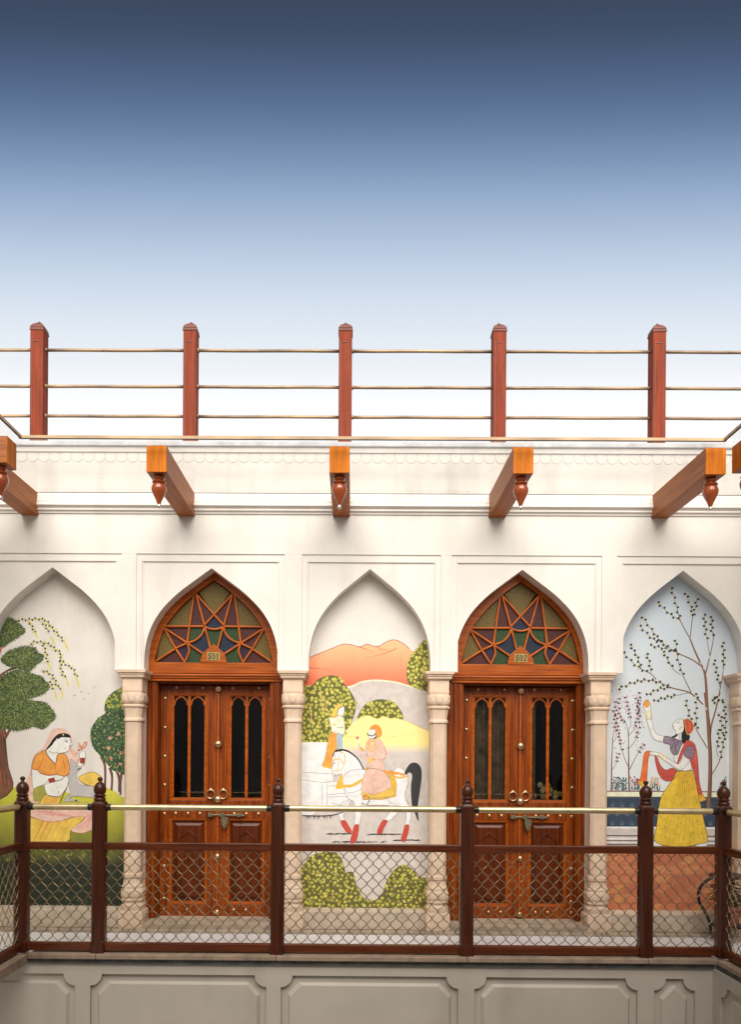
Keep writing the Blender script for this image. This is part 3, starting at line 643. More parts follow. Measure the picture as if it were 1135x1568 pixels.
class Paint:          # paint strokes of one motif, laid a fraction of a millimetre over each other
    def __init__(s, zoom): s.b = B(); s.z = zoom; s.k = 0
    def y(s, lay): s.k += 1; return L0 - lay*0.0004 - (s.k % 50)*0.000001
    def P(s, pts): return [U(s.z[0]+p[0]/s.z[2], s.z[1]+p[1]/s.z[2], YB) for p in pts]
    def poly(s, pts, m, lay=1, n=4, line=None, lw=1.0):
        q = crom(pts, n) if n else pts
        s.b.use(m).sheet(s.P(q), s.y(lay))
        if line: s.stroke(list(q)+[q[0]], lw, line, lay+0.45, n=0)
        return s
    def stroke(s, pts, w, m, lay=2, n=4, taper=None):     # w in photo pixels
        q = crom(pts, n, False) if n and len(pts) > 2 else pts
        W_ = [Vector(p).to_3d() for p in s.P(q)]; y = s.y(lay); out = []
        for i, v in enumerate(W_):
            tg = (W_[min(i+1, len(W_)-1)]-W_[max(i-1, 0)])
            tg = tg.normalized() if tg.length > 1e-9 else Vector((1, 0, 0))
            t = i/max(1, len(W_)-1); ww = (w if taper is None else w+(taper-w)*t)/DS/2
            out.append([(v.x-tg.y*ww, y, v.y+tg.x*ww), (v.x+tg.y*ww, y, v.y-tg.x*ww)])
        s.b.use(m); o = len(s.b.v)
        for a in out: s.b.v += a
        for i in range(len(out)-1): s.b.face((o+2*i, o+2*i+1, o+2*i+3, o+2*i+2))
        return s
    def dab(s, p, rx, ry, ang, m, lay=2, n=6):            # small oval, radii in photo pixels
        (cx, cz), = s.P([p]); y = s.y(lay); ca, sa = math.cos(ang), math.sin(ang); pts = []
        for k in range(n):
            a = 2*PI*k/n; u, v = rx*math.cos(a)/DS, ry*math.sin(a)/DS; pts.append((cx+u*ca-v*sa, y, cz+u*sa+v*ca))
        s.b.use(m); o = len(s.b.v); s.b.v += pts; s.b.face([o+i for i in range(n)]); return s
    def done(s, name, parent, kind=None): return obj(name, s.b, None, parent, kind=kind)
def inside(p, poly):
    c = False; j = len(poly)-1
    for i in range(len(poly)):
        (xi, yi), (xj, yj) = poly[i], poly[j]
        if (yi > p[1]) != (yj > p[1]) and p[0] < (xj-xi)*(p[1]-yi)/(yj-yi)+xi: c = not c
        j = i
    return c
def scatter(poly, step, rnd=0.35):
    xs = [p[0] for p in poly]; ys = [p[1] for p in poly]; out = []; row = 0; y = min(ys)
    while y < max(ys):
        x = min(xs)+(step/2 if row % 2 else 0)
        while x < max(xs):
            q = (x+R.uniform(-rnd, rnd)*step, y+R.uniform(-rnd, rnd)*step)
            if inside(q, poly): out.append(q)
            x += step
        y += step*0.85; row += 1
    return out
def bush(P, poly, step, lay=2, base='leaf_base', cols=('leaf_light', 'leaf_pale', 'leaf_light'), r=2.25):
    q = crom(poly, 4); P.poly(poly, base, lay)
    for c in scatter(q, step):
        m = R.choice(cols); rr = r*R.uniform(0.85, 1.2)
        P.dab(c, rr*1.1, rr, R.uniform(0, PI), m, lay+0.2, 8)
        for k in range(4):
            a = k*PI/2 + R.uniform(-.5, .5); P.dab((c[0]+rr*.75*P.z[2]*math.cos(a), c[1]-rr*.75*P.z[2]*math.sin(a)), rr*.5, rr*.34, a, R.choice([m, 'leaf_pale', 'leaf_light']), lay+0.3, 6)
        a = R.uniform(0, 2*PI); P.dab((c[0]+rr*.9*P.z[2]*math.cos(a), c[1]+rr*.9*P.z[2]*math.sin(a)), rr*.5, 0.5, -a+PI/2, 'leaf_base', lay+0.5, 5)

# ---------- mural of the rider
ZA, ZB, ZC, ZH, Z1 = (430, 840, 4.2037), (430, 1050, 4.2037), (430, 1260, 3.6613), (490, 1060, 8.7308), (0, 0, 1.0)
mu = thing('mural', 'wall painting of a rider in pink on a white horse before orange hills', 'mural', (UX(565, YB), YB, 0.2), group='murals in the niches')
p = Paint(Z1); p.poly([(453, 1075), (453, 1020), (667, 1020), (667, 1392), (453, 1392)], 'stone_grey', 0, 0); p.done('painted_ground', mu)
p = Paint(ZA)
p.poly([(90, 740), (165, 712), (230, 682), (310, 650), (400, 615), (460, 620), (510, 632), (555, 615), (600, 628), (640, 624), (680, 600), (730, 587), (780, 605), (830, 645), (900, 690), (1020, 720), (1020, 905), (840, 885), (740, 858), (620, 845), (520, 856), (430, 890), (300, 930), (90, 930)], 'hill_wash', 1)
p.stroke([(165, 712), (230, 682), (310, 650), (400, 615), (460, 620), (510, 632), (555, 615), (600, 628), (640, 624), (680, 600), (730, 587), (780, 605), (830, 645)], 1.0, 'hill_line', 2)
for s_ in ([(500, 632), (560, 650), (600, 672)], [(745, 640), (690, 668), (600, 692), (545, 702)], [(620, 632), (660, 650), (715, 655)], [(165, 765), (240, 771), (340, 782)]): p.stroke(s_, 1.0, 'hill_line', 2, taper=0.2)
p.stroke([(150, 925), (430, 892), (520, 858), (620, 847), (740, 860), (840, 887), (960, 895)], 2.4, 'cream', 1.5)
p.done('painted_hills', mu)
p = Paint(ZB)
bush(p, [(495, 215), (520, 150), (560, 110), (640, 85), (720, 105), (760, 140), (788, 210), (700, 240), (560, 240)], 27, 1)
p.poly([(400, 330), (440, 265), (490, 215), (560, 190), (620, 210), (660, 195), (700, 208), (760, 210), (860, 250), (950, 290), (1010, 300), (1010, 440), (800, 445), (600, 440), (400, 440)], 'sand_wash', 2.2)
p.stroke([(480, 225), (560, 190), (620, 212), (660, 196), (705, 210), (790, 220), (870, 255), (950, 290)], 0.6, 'gold', 3); p.stroke([(690, 330), (780, 318), (870, 305)], 0.6, 'gold', 3, taper=0.2)
p.done('painted_dunes', mu)
p = Paint(Z1)
bz = lambda pts, z: [(z[0]+a/z[2], z[1]+c/z[2]) for a, c in pts]
bush(p, bz([(110, 920), (200, 880), (240, 840), (310, 815), (370, 825), (410, 870), (450, 920), (480, 980), (482, 1040), (466, 1090)], ZA)+bz([(445, 262), (420, 305), (400, 350), (300, 372), (110, 368)], ZB), 6.6, 2)
for a_, c_ in (((255, 905), (270, 1050)), ((190, 1000), (200, 1120)), ((305, 960), (290, 1040))): p.stroke(bz([a_, c_], ZA), 1.1, 'peach', 3.2)
p.done('painted_bush', mu)
p = Paint(ZA); bush(p, [(925, 588), (955, 640), (1010, 660), (1010, 915), (900, 902), (832, 880), (810, 820), (815, 750), (840, 690), (885, 640)], 26, 2); p.done('painted_bush', mu)
p = Paint(ZC); bush(p, [(80, 484), (90, 270), (125, 240), (160, 190), (220, 165), (310, 165), (345, 210), (365, 268), (405, 276), (420, 340), (450, 400), (490, 430), (540, 426), (575, 380), (600, 310), (650, 250), (700, 235), (750, 270), (770, 296), (815, 308), (860, 320), (860, 484)], 25, 2); p.done('painted_bush', mu)
p = Paint(ZB)     # white well head and steps
p.poly([(80, 362), (300, 362), (335, 480), (335, 640), (290, 770), (200, 830), (80, 832)], 'white', 3.4, 0)
p.poly([(270, 610), (400, 640), (440, 720), (420, 770), (330, 790), (280, 790)], 'white', 3.45, 3)
for s_ in ([(140, 555), (330, 567)], [(140, 603), (265, 620), (350, 612)], [(265, 625), (268, 775)], [(300, 630), (300, 770)], [(305, 700), (415, 690)], [(310, 715), (420, 712), (430, 730)], [(320, 750), (400, 768), (440, 730)], [(310, 645), (360, 640)]): p.stroke(s_, 0.6, 'grey_line', 4)
p.stroke([(140, 834), (260, 836), (350, 828), (425, 800)], 1.6, 'charcoal', 4)
for k in range(40): x = R.uniform(140, 340); p.stroke([(x, 832), (x+R.uniform(-10, 10), 848+R.uniform(0, 14))], 0.7, 'charcoal', 3.9, taper=0.2)
p.done('painted_well', mu)
p = Paint(ZH)     # the lady on the well
p.poly([(160, 535), (240, 528), (250, 700), (215, 800), (165, 1005), (100, 1000), (30, 980), (60, 900), (88, 780), (108, 640), (130, 570)], 'orange', 4, line='line_soft', lw=0.5)
for a_ in (120, 150, 185): p.stroke([(a_+20, 560), (a_-10, 760), (a_-45, 980)], 0.5, 'gold', 4.7)
p.stroke([(30, 978), (100, 1000), (165, 1003)], 1.6, 'gold', 4.8)
p.poly([(228, 550), (295, 560), (302, 760), (240, 775)], 'skyblue', 4.2)
p.poly([(130, 340), (190, 318), (300, 318), (332, 430), (320, 540), (170, 535), (150, 450), (125, 380)], 'cream', 4.4, line='line_soft', lw=0.5)
p.poly([(250, 220), (310, 185), (328, 245), (312, 300), (270, 330), (235, 300)], 'skin', 4.6, line='line_soft', lw=0.4)
p.poly([(150, 310), (190, 220), (220, 170), (270, 150), (312, 172), (290, 196), (250, 222), (232, 280), (222, 330), (180, 340)], 'yellow', 4.8, line='line_soft', lw=0.4)
p.stroke([(232, 290), (250, 222), (300, 190)], 0.9, 'black', 5.3); p.stroke([(295, 238), (312, 234)], 0.5, 'black', 5.3); p.stroke([(295, 275), (312, 274)], 0.5, 'rose', 5.3)
p.stroke([(190, 470), (255, 525), (330, 560)], 3.4, 'skin', 5, taper=2.2); p.stroke([(240, 340), (260, 400), (300, 345)], 0.8, 'gold', 5.2); p.stroke([(175, 430), (215, 436)], 1.4, 'gold', 5.3); p.stroke([(225, 470), (320, 470)], 0.6, 'line_soft', 5.2)
p.stroke([(320, 560), (370, 600), (440, 575)], 0.8, 'gold', 5.2); p.dab((500, 605), 3, 2.6, 0, 'pink_deep', 5.2, 10); p.dab((500, 605), 1.5, 1.3, 0, 'rose', 5.5, 8)
p.done('painted_woman', mu)
p = Paint(ZB)     # horse
hl = dict(line='grey_line', lw=0.55)
p.poly([(738, 760), (775, 785), (720, 850), (686, 872), (660, 860), (698, 818), (690, 760)], 'white', 3.6, **hl); p.poly([(385, 760), (450, 735), (404, 830), (415, 865), (388, 872), (370, 810)], 'white', 3.6, **hl)
p.poly([(400, 640), (420, 560), (530, 535), (700, 560), (745, 528), (785, 534), (812, 570), (818, 640), (800, 700), (812, 750), (840, 800), (826, 892), (800, 896), (808, 820), (770, 776), (690, 768), (560, 766), (522, 752), (518, 830), (503, 894), (475, 894), (478, 820), (470, 745), (430, 720)], 'white', 3.9, 3, **hl)
p.poly([(333, 470), (338, 432), (368, 412), (430, 418), (482, 455), (526, 515), (548, 560), (540, 640), (480, 680), (420, 680), (398, 610), (382, 568), (350, 580), (330, 562), (333, 510)], 'white', 4.2, **hl)
horse = p.done('painted_horse', mu)
p = Paint(ZB); p.poly([(798, 556), (828, 505), (865, 493), (900, 520), (908, 580), (896, 680), (882, 780), (888, 870), (865, 822), (845, 770), (838, 650), (846, 575), (826, 556), (808, 572)], 'charcoal', 4.4); p.done('tail', horse)
p = Paint(ZB); p.stroke([(352, 420), (400, 411), (450, 430), (500, 475), (535, 540)], 3.2, 'black', 5, taper=1.6); p.stroke([(336, 455), (345, 425), (356, 418)], 1.6, 'black', 5); p.done('mane', horse)
for q in ([(385, 872), (415, 864), (440, 905), (458, 935), (440, 948), (415, 930)], [(475, 896), (503, 894), (496, 960), (478, 1006), (447, 1006), (460, 950)], [(660, 862), (688, 870), (660, 920), (650, 950), (622, 946), (630, 910)], [(800, 897), (825, 894), (820, 950), (795, 1002), (775, 990), (788, 940)]):
    p = Paint(ZB); p.poly(q, 'red', 4.6, 2, line='maroon', lw=0.5); p.done('leg_wrap', horse)
p = Paint(ZB)
for s_, w_ in (([(334, 478), (380, 470), (408, 505)], 1.1), ([(338, 546), (378, 544)], 1.1), ([(376, 420), (412, 442), (410, 500), (385, 545)], 1.1), ([(372, 470), (366, 548)], 0.9), ([(400, 645), (460, 640), (530, 602)], 4.2), ([(720, 575), (760, 590), (812, 582)], 2.6)): p.stroke(s_, w_, 'gold', 5)
p.done('bridle', horse, kind='stuff'); p = Paint(ZB); p.poly([(375, 600), (393, 560), (402, 640), (388, 662), (352, 656)], 'gold', 5, 3); p.done('tassel', horse)
p = Paint(ZB); p.dab((345, 498), 0.9, 1.2, 0, 'black', 5.3, 8); p.dab((350, 573), 1.0, 0.7, 0, 'black', 5.3, 6); p.stroke([(335, 560), (350, 566)], 0.4, 'line_soft', 5.3)
p.stroke([(560, 768), (640, 766), (690, 768)], 0.9, 'grey_line', 4.8); p.stroke([(690, 735), (720, 755)], 0.5, 'grey_line', 4.8); p.stroke([(815, 640), (797, 700), (830, 760)], 0.5, 'grey_line', 4.8); p.done('face_marking', horse, kind='stuff')
p = Paint(ZB)
p.poly([(560, 545), (690, 548), (726, 556), (740, 712), (560, 728), (545, 700)], 'gold', 5, 2, line='line_soft', lw=0.5); p.poly([(645, 585), (692, 572), (712, 645), (690, 655), (660, 630)], 'skyblue', 5.5, 3)
p.stroke([(545, 532), (640, 548), (740, 560), (800, 572)], 3.8, 'orange', 5.6)
for k in range(9): p.stroke([(550+k*24, 528+k*4), (556+k*24, 546+k*4)], 0.6, 'orange_deep', 5.9)
p.done('saddle_cloth', horse)
p = Paint(ZB)
for x0, x1, y_, n_ in ((290, 450, 952, 40), (550, 765, 955, 60), (330, 665, 1004, 80), (720, 885, 992, 40)):
    for k in range(n_): x = R.uniform(x0, x1); p.stroke([(x, y_+R.uniform(-4, 5)), (x+R.uniform(10, 34), y_+R.uniform(-8, 3))], 1.0, 'charcoal', 1.6, taper=0.2)
p.done('painted_grass', mu, kind='stuff')
p = Paint(ZB)     # rider
p.poly([(528, 600), (556, 540), (600, 530), (662, 552), (700, 600), (715, 660), (700, 690), (600, 705), (524, 685)], 'pink', 6, 3, line='line_soft', lw=0.5)
for k in range(9): p.stroke([(565+k*11, 560), (540+k*20, 690)], 0.5, 'pink_deep', 6.6)
p.poly([(524, 682), (600, 700), (700, 660), (722, 655), (735, 690), (700, 712), (600, 722), (526, 706)], 'yellow', 6.7, 2, line='line_soft', lw=0.5)
for k in range(12): p.stroke([(535+k*15, 690-k*1.6), (537+k*15, 706-k*1.0)], 0.6, 'orange_deep', 7.1)
p.poly([(528, 715), (545, 700), (572, 718), (560, 730), (530, 728)], 'orange', 6.8, 2, line='black', lw=0.6); p.stroke([(575, 728), (556, 762)], 1.6, 'twig', 6.9); p.z = ZH; p.k += 1
p.poly([(640, 640), (700, 620), (790, 622), (850, 700), (888, 850), (830, 905), (862, 960), (862, 1040), (740, 1020), (640, 1000), (648, 900), (620, 800), (620, 700)], 'pink', 6.2, line='line_soft', lw=0.5)
p.stroke([(640, 890), (570, 840), (540, 760), (525, 680)], 5, 'pink', 6.4, taper=2.2); p.dab((520, 650), 1.8, 2.6, 0.2, 'skin', 6.6, 8); p.stroke([(545, 740), (590, 780)], 3.4, 'gold', 6.7)
p.stroke([(850, 720), (880, 850), (760, 900), (680, 910)], 5.2, 'pink', 6.4, taper=3.6); p.stroke([(770, 700), (800, 790), (845, 800)], 0.6, 'pink_deep', 6.9); p.stroke([(845, 730), (880, 860), (770, 905)], 0.6, 'pink_deep', 6.9)
p.dab((670, 905), 3.4, 3.4, 0, 'yellow', 6.8, 10); p.stroke([(700, 900), (740, 890)], 3, 'orange', 6.8)
p.poly([(640, 530), (668, 492), (730, 482), (750, 560), (712, 612), (650, 604)], 'skin', 6.8, line='line_soft', lw=0.4)
p.poly([(668, 492), (690, 455), (735, 430), (785, 442), (822, 500), (820, 575), (775, 600), (748, 560), (738, 500)], 'orange', 7, line='orange_deep', lw=0.5)
for k in range(3): p.stroke([(690+k*15, 478), (740+k*22, 445+k*12), (800, 510+k*24)], 0.5, 'orange_deep', 7.6)
p.stroke([(628, 546), (660, 574), (700, 580), (738, 560), (742, 540)], 1.5, 'black', 7.6); p.stroke([(722, 612), (752, 600), (758, 575)], 1.6, 'black', 7.6); p.dab((672, 524), 0.9, 0.5, 0, 'black', 7.6, 6)
for q in ([(650, 650), (640, 740), (690, 790), (740, 730), (745, 650)], [(665, 655), (665, 715), (692, 745), (722, 710), (728, 650)], [(655, 630), (700, 650), (740, 625)]): p.stroke(q, 1.5, 'gold', 7.4)
p.done('painted_rider', mu)

# ---------- mural of the lady with the deer
ZF, ZG, ZE = (0, 930, 8.254), (30, 1100, 6.676), (0, 1080, 4.6125)
mu = thing('mural', 'wall painting of a seated lady with a grey deer under dark leafy trees', 'mural', (UX(80, YB), YB, 0.2), group='murals in the niches')
p = Paint(ZE); p.poly([(-300, 650), (-120, 640), (0, 615), (110, 575), (330, 572), (500, 620), (680, 600), (750, 580), (800, 598), (870, 650), (930, 680), (930, 1440), (-300, 1440)], 'grass_wash', 0, 3)
for k in range(90):
    x, y_ = R.uniform(0, 860), R.uniform(600, 960)
    p.stroke([(x, y_), (x+R.uniform(-6, 6), y_-R.uniform(5, 12))], 0.9, R.choice(['tree_mid', 'pine_base', 'tree_yel']), 0.6, taper=0.2)
for k in range(140):
    x, y_ = R.uniform(-20, 870), R.uniform(1000, 1400)
    p.dab((x, y_), R.uniform(1, 3.2), R.uniform(.8, 2), R.uniform(0, PI), R.choice(['pine_base', 'tree_dark', 'pine_base', 'black']), 0.6, 6)
for x, y_ in ((325, 1030), (490, 1050), (360, 1060), (60, 1085), (600, 1060), (230, 1095)):
    for k in range(7): p.dab((x+R.uniform(-20, 20), y_+R.uniform(-12, 12)), 1.2, 0.8, R.uniform(0, PI), 'tree_yel', 0.8, 5)
p.done('painted_meadow', mu)
def fir(P, poly, centre, lay):
    q = crom(poly, 4); P.poly(poly, 'pine_base', lay, 4)
    for c in scatter(q, 17, 0.45):
        a = math.atan2(-(c[1]-centre[1]), c[0]-centre[0]) + R.uniform(-.35, .35)
        P.dab(c, R.uniform(1.5, 2.4), 0.5, a, R.choice(['pine_mid', 'pine_light', 'tree_dark', 'pine_light']), lay+0.3, 5)
    n_ = len(q)
    for i in range(0, n_):
        x, y_ = q[i]; a = math.atan2(-(y_-centre[1]), x-centre[0]); 
        for j in range(2): P.dab((x+R.uniform(-6, 6), y_+R.uniform(-6, 6)), R.uniform(1.8, 3.6), 0.6, a+R.uniform(-.35, .35), R.choice(['pine_base', 'pine_mid', 'pine_base']), lay+0.35, 5)
    P.dab(centre, 1.6, 1.6, 0, 'tree_dark', lay+0.6, 8); P.dab(centre, 0.9, 0.9, 0, 'pale_leaf', lay+0.7, 8)
p = Paint(ZE)
p.poly([(-60, 120), (35, 170), (40, 250), (48, 340), (60, 440), (90, 590), (-60, 640)], 'trunk', 1, 3, line='trunk_dark', lw=1.4)
for k in range(16): x = R.uniform(-20, 40); p.stroke([(x, R.uniform(190, 260)), (x+R.uniform(2, 10), 400), (x+R.uniform(12, 34), 580)], R.uniform(0.5, 1.4), R.choice(['trunk_dark', 'orange_deep', 'trunk_dark']), 1.7, taper=0.3)
p.stroke([(80, 150), (62, 185), (35, 235)], 4, 'trunk', 1.4)
p.done('painted_trunk', mu); p = Paint(ZF)
p.stroke([(-40, 900), (60, 820), (190, 745)], 4.5, 'trunk', 1.1, taper=2); p.stroke([(90, 800), (200, 765)], 2, 'trunk_dark', 1.2); p.stroke([(-10, 600), (25, 490)], 2.4, 'rose', 1.2)
p.done('painted_branch', mu, kind='stuff')
p = Paint(ZF)
fir(p, [(-80, 340), (0, 250), (50, 165), (130, 135), (210, 185), (262, 235), (312, 295), (235, 370), (120, 440), (40, 492), (-80, 480)], (60, 330), 2)
fir(p, [(25, 660), (60, 600), (120, 550), (230, 510), (330, 495), (430, 510), (470, 570), (535, 605), (525, 665), (460, 720), (390, 790), (330, 800), (250, 770), (150, 750), (60, 705)], (295, 640), 2.8)
fir(p, [(-90, 960), (60, 850), (200, 790), (300, 820), (390, 830), (500, 870), (560, 920), (622, 990), (560, 1080), (430, 1130), (330, 1155), (200, 1175), (100, 1150), (-90, 1120)], (250, 988), 3.6)
fir(p, [(-90, 1210), (130, 1140), (300, 1150), (420, 1180), (560, 1200), (660, 1290), (692, 1380), (620, 1470), (540, 1530), (420, 1500), (330, 1530), (200, 1552), (80, 1530), (-90, 1530)], (182, 1330), 4.4)
p.done('painted_crown', mu)
def twig_line(P, pts, lay, leaf, bloom, tail=None, step=36, stem='twig', sw_=0.5, r=1.5):
    q = crom(pts, 8, False); P.stroke(q, sw_, stem, lay, 0)
    acc = 0; k = 0
    for i in range(1, len(q)):
        acc += math.dist(q[i], q[i-1])
        if acc >= step:
            acc = 0; k += 1; sgn = 1 if k % 2 else -1; a = math.atan2(-(q[i][1]-q[i-1][1]), q[i][0]-q[i-1][0])
            ox, oy = math.sin(a)*sgn*1.4*P.z[2], math.cos(a)*sgn*1.4*P.z[2]
            if bloom:
                for j in range(2): P.dab((q[i][0]-ox*1.5+R.uniform(-1, 1)*P.z[2], q[i][1]-oy*1.5+R.uniform(-1, 1)*P.z[2]), r*1.2, r*0.62, R.uniform(0, PI), bloom, lay-0.1, 6)
            for j in (-.8, 0, .8): P.dab((q[i][0]+ox, q[i][1]+oy), r*1.15, r*0.45, a+sgn*PI/2+j, leaf, lay+0.3, 5)
    if tail:
        (x0, y0), (x1, y1) = tail; P.stroke([(x0, y0), ((x0+x1)/2, (y0+y1)/2)], 1.2, bloom, lay, 0, taper=2.8); P.stroke([((x0+x1)/2, (y0+y1)/2), (x1, y1)], 2.8, bloom, lay, 0, taper=0.3)
        P.stroke([(x0, y0), (x0*.3+x1*.7, y0*.3+y1*.7)], 1.0, 'gold', lay+0.3, 0, taper=0.4)
p = Paint(ZF)
for pts, tail in (([(200, 175), (240, 160), (340, 155), (480, 145), (580, 165), (640, 235), (690, 290), (760, 370), (800, 420)], ((805, 415), (880, 560))), ([(350, 165), (400, 230), (440, 310)], ((445, 310), (490, 390))), ([(520, 180), (580, 240), (620, 330)], ((640, 365), (705, 465))),
      ([(370, 500), (420, 440), (530, 440), (650, 480), (700, 535), (770, 575), (760, 640), (790, 680), (860, 740), (920, 770), (970, 870)], ((970, 880), (1000, 1030))), ([(540, 440), (560, 510), (590, 600), (595, 700)], ((605, 690), (655, 795))),
      ([(765, 640), (770, 740), (795, 850), (840, 890)], ((840, 895), (875, 1030))), ([(520, 790), (600, 820), (660, 860), (700, 930), (720, 990), (770, 1020)], ((775, 1030), (805, 1165))), ([(650, 900), (645, 970), (690, 1040)], ((700, 1060), (722, 1210)))):
    twig_line(p, pts, 2.5, 'leaf_black', 'blossom', tail)
for q in ((930, 1115), (1015, 1070), (1060, 1155), (1180, 1010), (1110, 1090)): p.stroke([q, (q[0]+30, q[1]-12)], 0.8, 'grey_line', 2, taper=0.3)
p.done('painted_blossom', mu)
p = Paint(Z1)
cr = bz([(960, 960), (845, 990), (790, 1020), (750, 1070), (738, 1130), (745, 1160), (690, 1200), (650, 1260), (640, 1320), (655, 1390), (700, 1450), (740, 1500), (780, 1545)], (0, 840, 4.6125)) + bz([(800, 458), (850, 472), (960, 480)], ZE)
for s_ in ([(715, 360), (742, 430), (742, 580)], [(775, 440), (792, 500), (788, 600)], [(825, 460), (842, 520), (842, 610)], [(862, 460), (850, 540), (852, 630)]): p.stroke(bz(s_, ZE), 4.2, 'trunk', 1.2, taper=3.2); p.stroke(bz([(a+4, c) for a, c in s_], ZE), 1.2, 'trunk_dark', 1.6)
p.poly(cr, 'tree_dark', 2)
for c in scatter(crom(cr, 4), 4.6, 0.3):
    up = c[1] < 1085+R.uniform(-6, 6)
    p.dab(c, 2.5 if up else 2.2, 2.2 if up else 1.2, R.uniform(0, PI), R.choice(['tree_yel', 'leaf_light', 'tree_mid'] if up else ['tree_mid', 'tree_mid', 'tree_dark', 'pine_light']), 2.4, 7)
for q in bz([(777, 230), (838, 200), (770, 302), (783, 372), (857, 333), (851, 415)], ZE):
    for k in range(6): a = k*PI/3; p.dab((q[0]+1.6*math.cos(a), q[1]+1.6*math.sin(a)), 1.3, 0.9, -a, R.choice(['pink', 'pink_deep', 'rose']), 3, 6)
    p.dab(q, 0.9, 0.9, 0, 'maroon', 3.4, 6)
p.done('painted_tree', mu)
p = Paint(ZG); VE, BL, SK = Paint(ZG), Paint(ZG), Paint(ZG)
VE.poly([(385, 103), (330, 130), (290, 210), (245, 300), (170, 358), (130, 450), (110, 560), (75, 640), (80, 760), (118, 850), (200, 850), (150, 600), (300, 400), (480, 300), (528, 250), (520, 170), (460, 112)], 'pink', 4.6, line='pink_deep', lw=0.6)
VE.poly([(480, 400), (530, 300), (600, 370), (640, 480), (560, 560), (500, 560)], 'pink', 4.6, 3)
p.poly([(150, 700), (262, 690), (280, 770), (220, 840), (145, 840)], 'tree_yel', 4.75, 2)
p.poly([(130, 505), (200, 520), (300, 575), (440, 560), (455, 590), (425, 632), (370, 645), (300, 660), (200, 690), (140, 712), (130, 620)], 'skin', 5.2, 3, line='line', lw=0.5)
p.poly([(265, 650), (420, 625), (470, 585), (505, 620), (482, 700), (442, 760), (400, 795), (330, 788), (275, 765)], 'skin', 5.0, 3, line='line', lw=0.5)
p.poly([(400, 200), (440, 188), (515, 194), (530, 240), (540, 268), (512, 280), (514, 305), (490, 335), (440, 350), (402, 356), (388, 405), (362, 455), (290, 370), (270, 330), (330, 270), (365, 225)], 'skin', 5.4, 3, line='line', lw=0.5)
p.poly([(395, 160), (450, 148), (500, 160), (523, 182), (515, 195), (440, 190), (405, 205), (365, 228), (330, 275), (290, 312), (265, 322), (310, 260), (350, 200)], 'black', 5.9, 3)
p.dab((448, 165), 1.3, 1.6, 0, 'yellow', 6.4, 6); p.stroke([(466, 234), (494, 238)], 0.8, 'black', 6.2); p.dab((482, 238), 1.1, 0.9, 0, 'black', 6.3, 8); p.stroke([(462, 222), (496, 222)], 0.5, 'black', 6.2); p.stroke([(462, 305), (480, 302)], 0.8, 'rose', 6.2); p.dab((384, 220), 1.6, 2.6, 0, 'skin', 6.0, 8); p.stroke([(375, 200), (390, 240)], 0.4, 'line', 6.2); p.stroke([(300, 330), (345, 352), (395, 345)], 0.6, 'line', 6.3)
BL.poly([(170, 375), (265, 322), (285, 382), (365, 457), (388, 372), (440, 355), (490, 400), (512, 540), (460, 588), (380, 572), (300, 582), (215, 558), (188, 528), (128, 510), (140, 430)], 'orange', 5.8, 3, line='line', lw=0.8)
for s_ in ([(190, 520), (230, 440), (250, 400)], [(440, 430), (470, 500), (455, 580)], [(220, 555), (300, 570), (380, 562)], [(365, 460), (370, 520), (380, 565)]): BL.stroke(s_, 2.2, 'orange_deep', 6.2, taper=0.5)
for k in range(36):
    q = (R.uniform(150, 490), R.uniform(380, 560))
    if inside(q, [(170, 375), (265, 322), (285, 382), (365, 457), (388, 372), (440, 355), (490, 400), (512, 540), (460, 588), (215, 558), (128, 510)]): p.dab(q, 0.6, 0.5, 0, 'orange_deep', 6.3, 5)
p.poly([(290, 615), (355, 600), (370, 642), (305, 658)], 'maroon', 6, 0); p.stroke([(375, 635), (420, 625), (460, 600), (440, 580)], 0.5, 'line', 6); p.dab((402, 752), 0.8, 1.1, 0, 'trunk_dark', 6, 6)
SK.poly([(268, 775), (330, 800), (420, 802), (410, 860), (330, 942), (250, 952), (188, 925), (225, 830)], 'yellow', 5.6, 3, line='line', lw=0.6)
for k in range(6): SK.stroke([(270+k*24, 795), (255+k*22, 860), (225+k*20, 935)], 0.8, 'orange_deep', 6)
p.stroke([(482, 700), (440, 800), (415, 850)], 1.2, 'line', 6)
SK.poly([(40, 940), (60, 985), (180, 1025), (300, 1055), (430, 1045), (560, 1005), (670, 1000), (600, 1080), (520, 1150), (480, 1260), (60, 1260)], 'yellow', 5.2, 3, line='line', lw=0.8)
for k in range(7): SK.stroke([(180+k*62, 1040), (150+k*55, 1130), (90+k*55, 1250)], 2.2, R.choice(['orange', 'gold', 'orange_deep']), 5.7, taper=0.6)
VE.poly([(60, 900), (120, 905), (330, 905), (480, 905), (720, 880), (760, 960), (680, 1002), (560, 1000), (430, 1042), (300, 1052), (180, 1022), (90, 975)], 'pink', 5.9, 3, line='pink_deep', lw=0.6)
VE.poly([(740, 940), (640, 1050), (530, 1140), (640, 1168), (720, 1140), (790, 1120), (790, 960)], 'pink', 5.85, 3, line='pink_deep', lw=0.6)
for k in range(6): VE.stroke([(150+k*20, 940), (300+k*60, 985+k*4), (600+k*22, 935+k*6)], 0.9, 'pink_deep', 6.4, taper=0.3); VE.stroke([(740, 960+k*12), (660+k*8, 1060+k*8), (580+k*20, 1120+k*6)], 0.7, 'pink_deep', 6.4)
p.poly([(595, 500), (640, 480), (670, 430), (672, 350), (645, 325), (615, 360), (612, 430), (595, 470)], 'skin', 5.4, 3, line='line', lw=0.5); p.poly([(618, 402), (670, 398), (666, 462), (620, 456)], 'maroon', 6, 0)
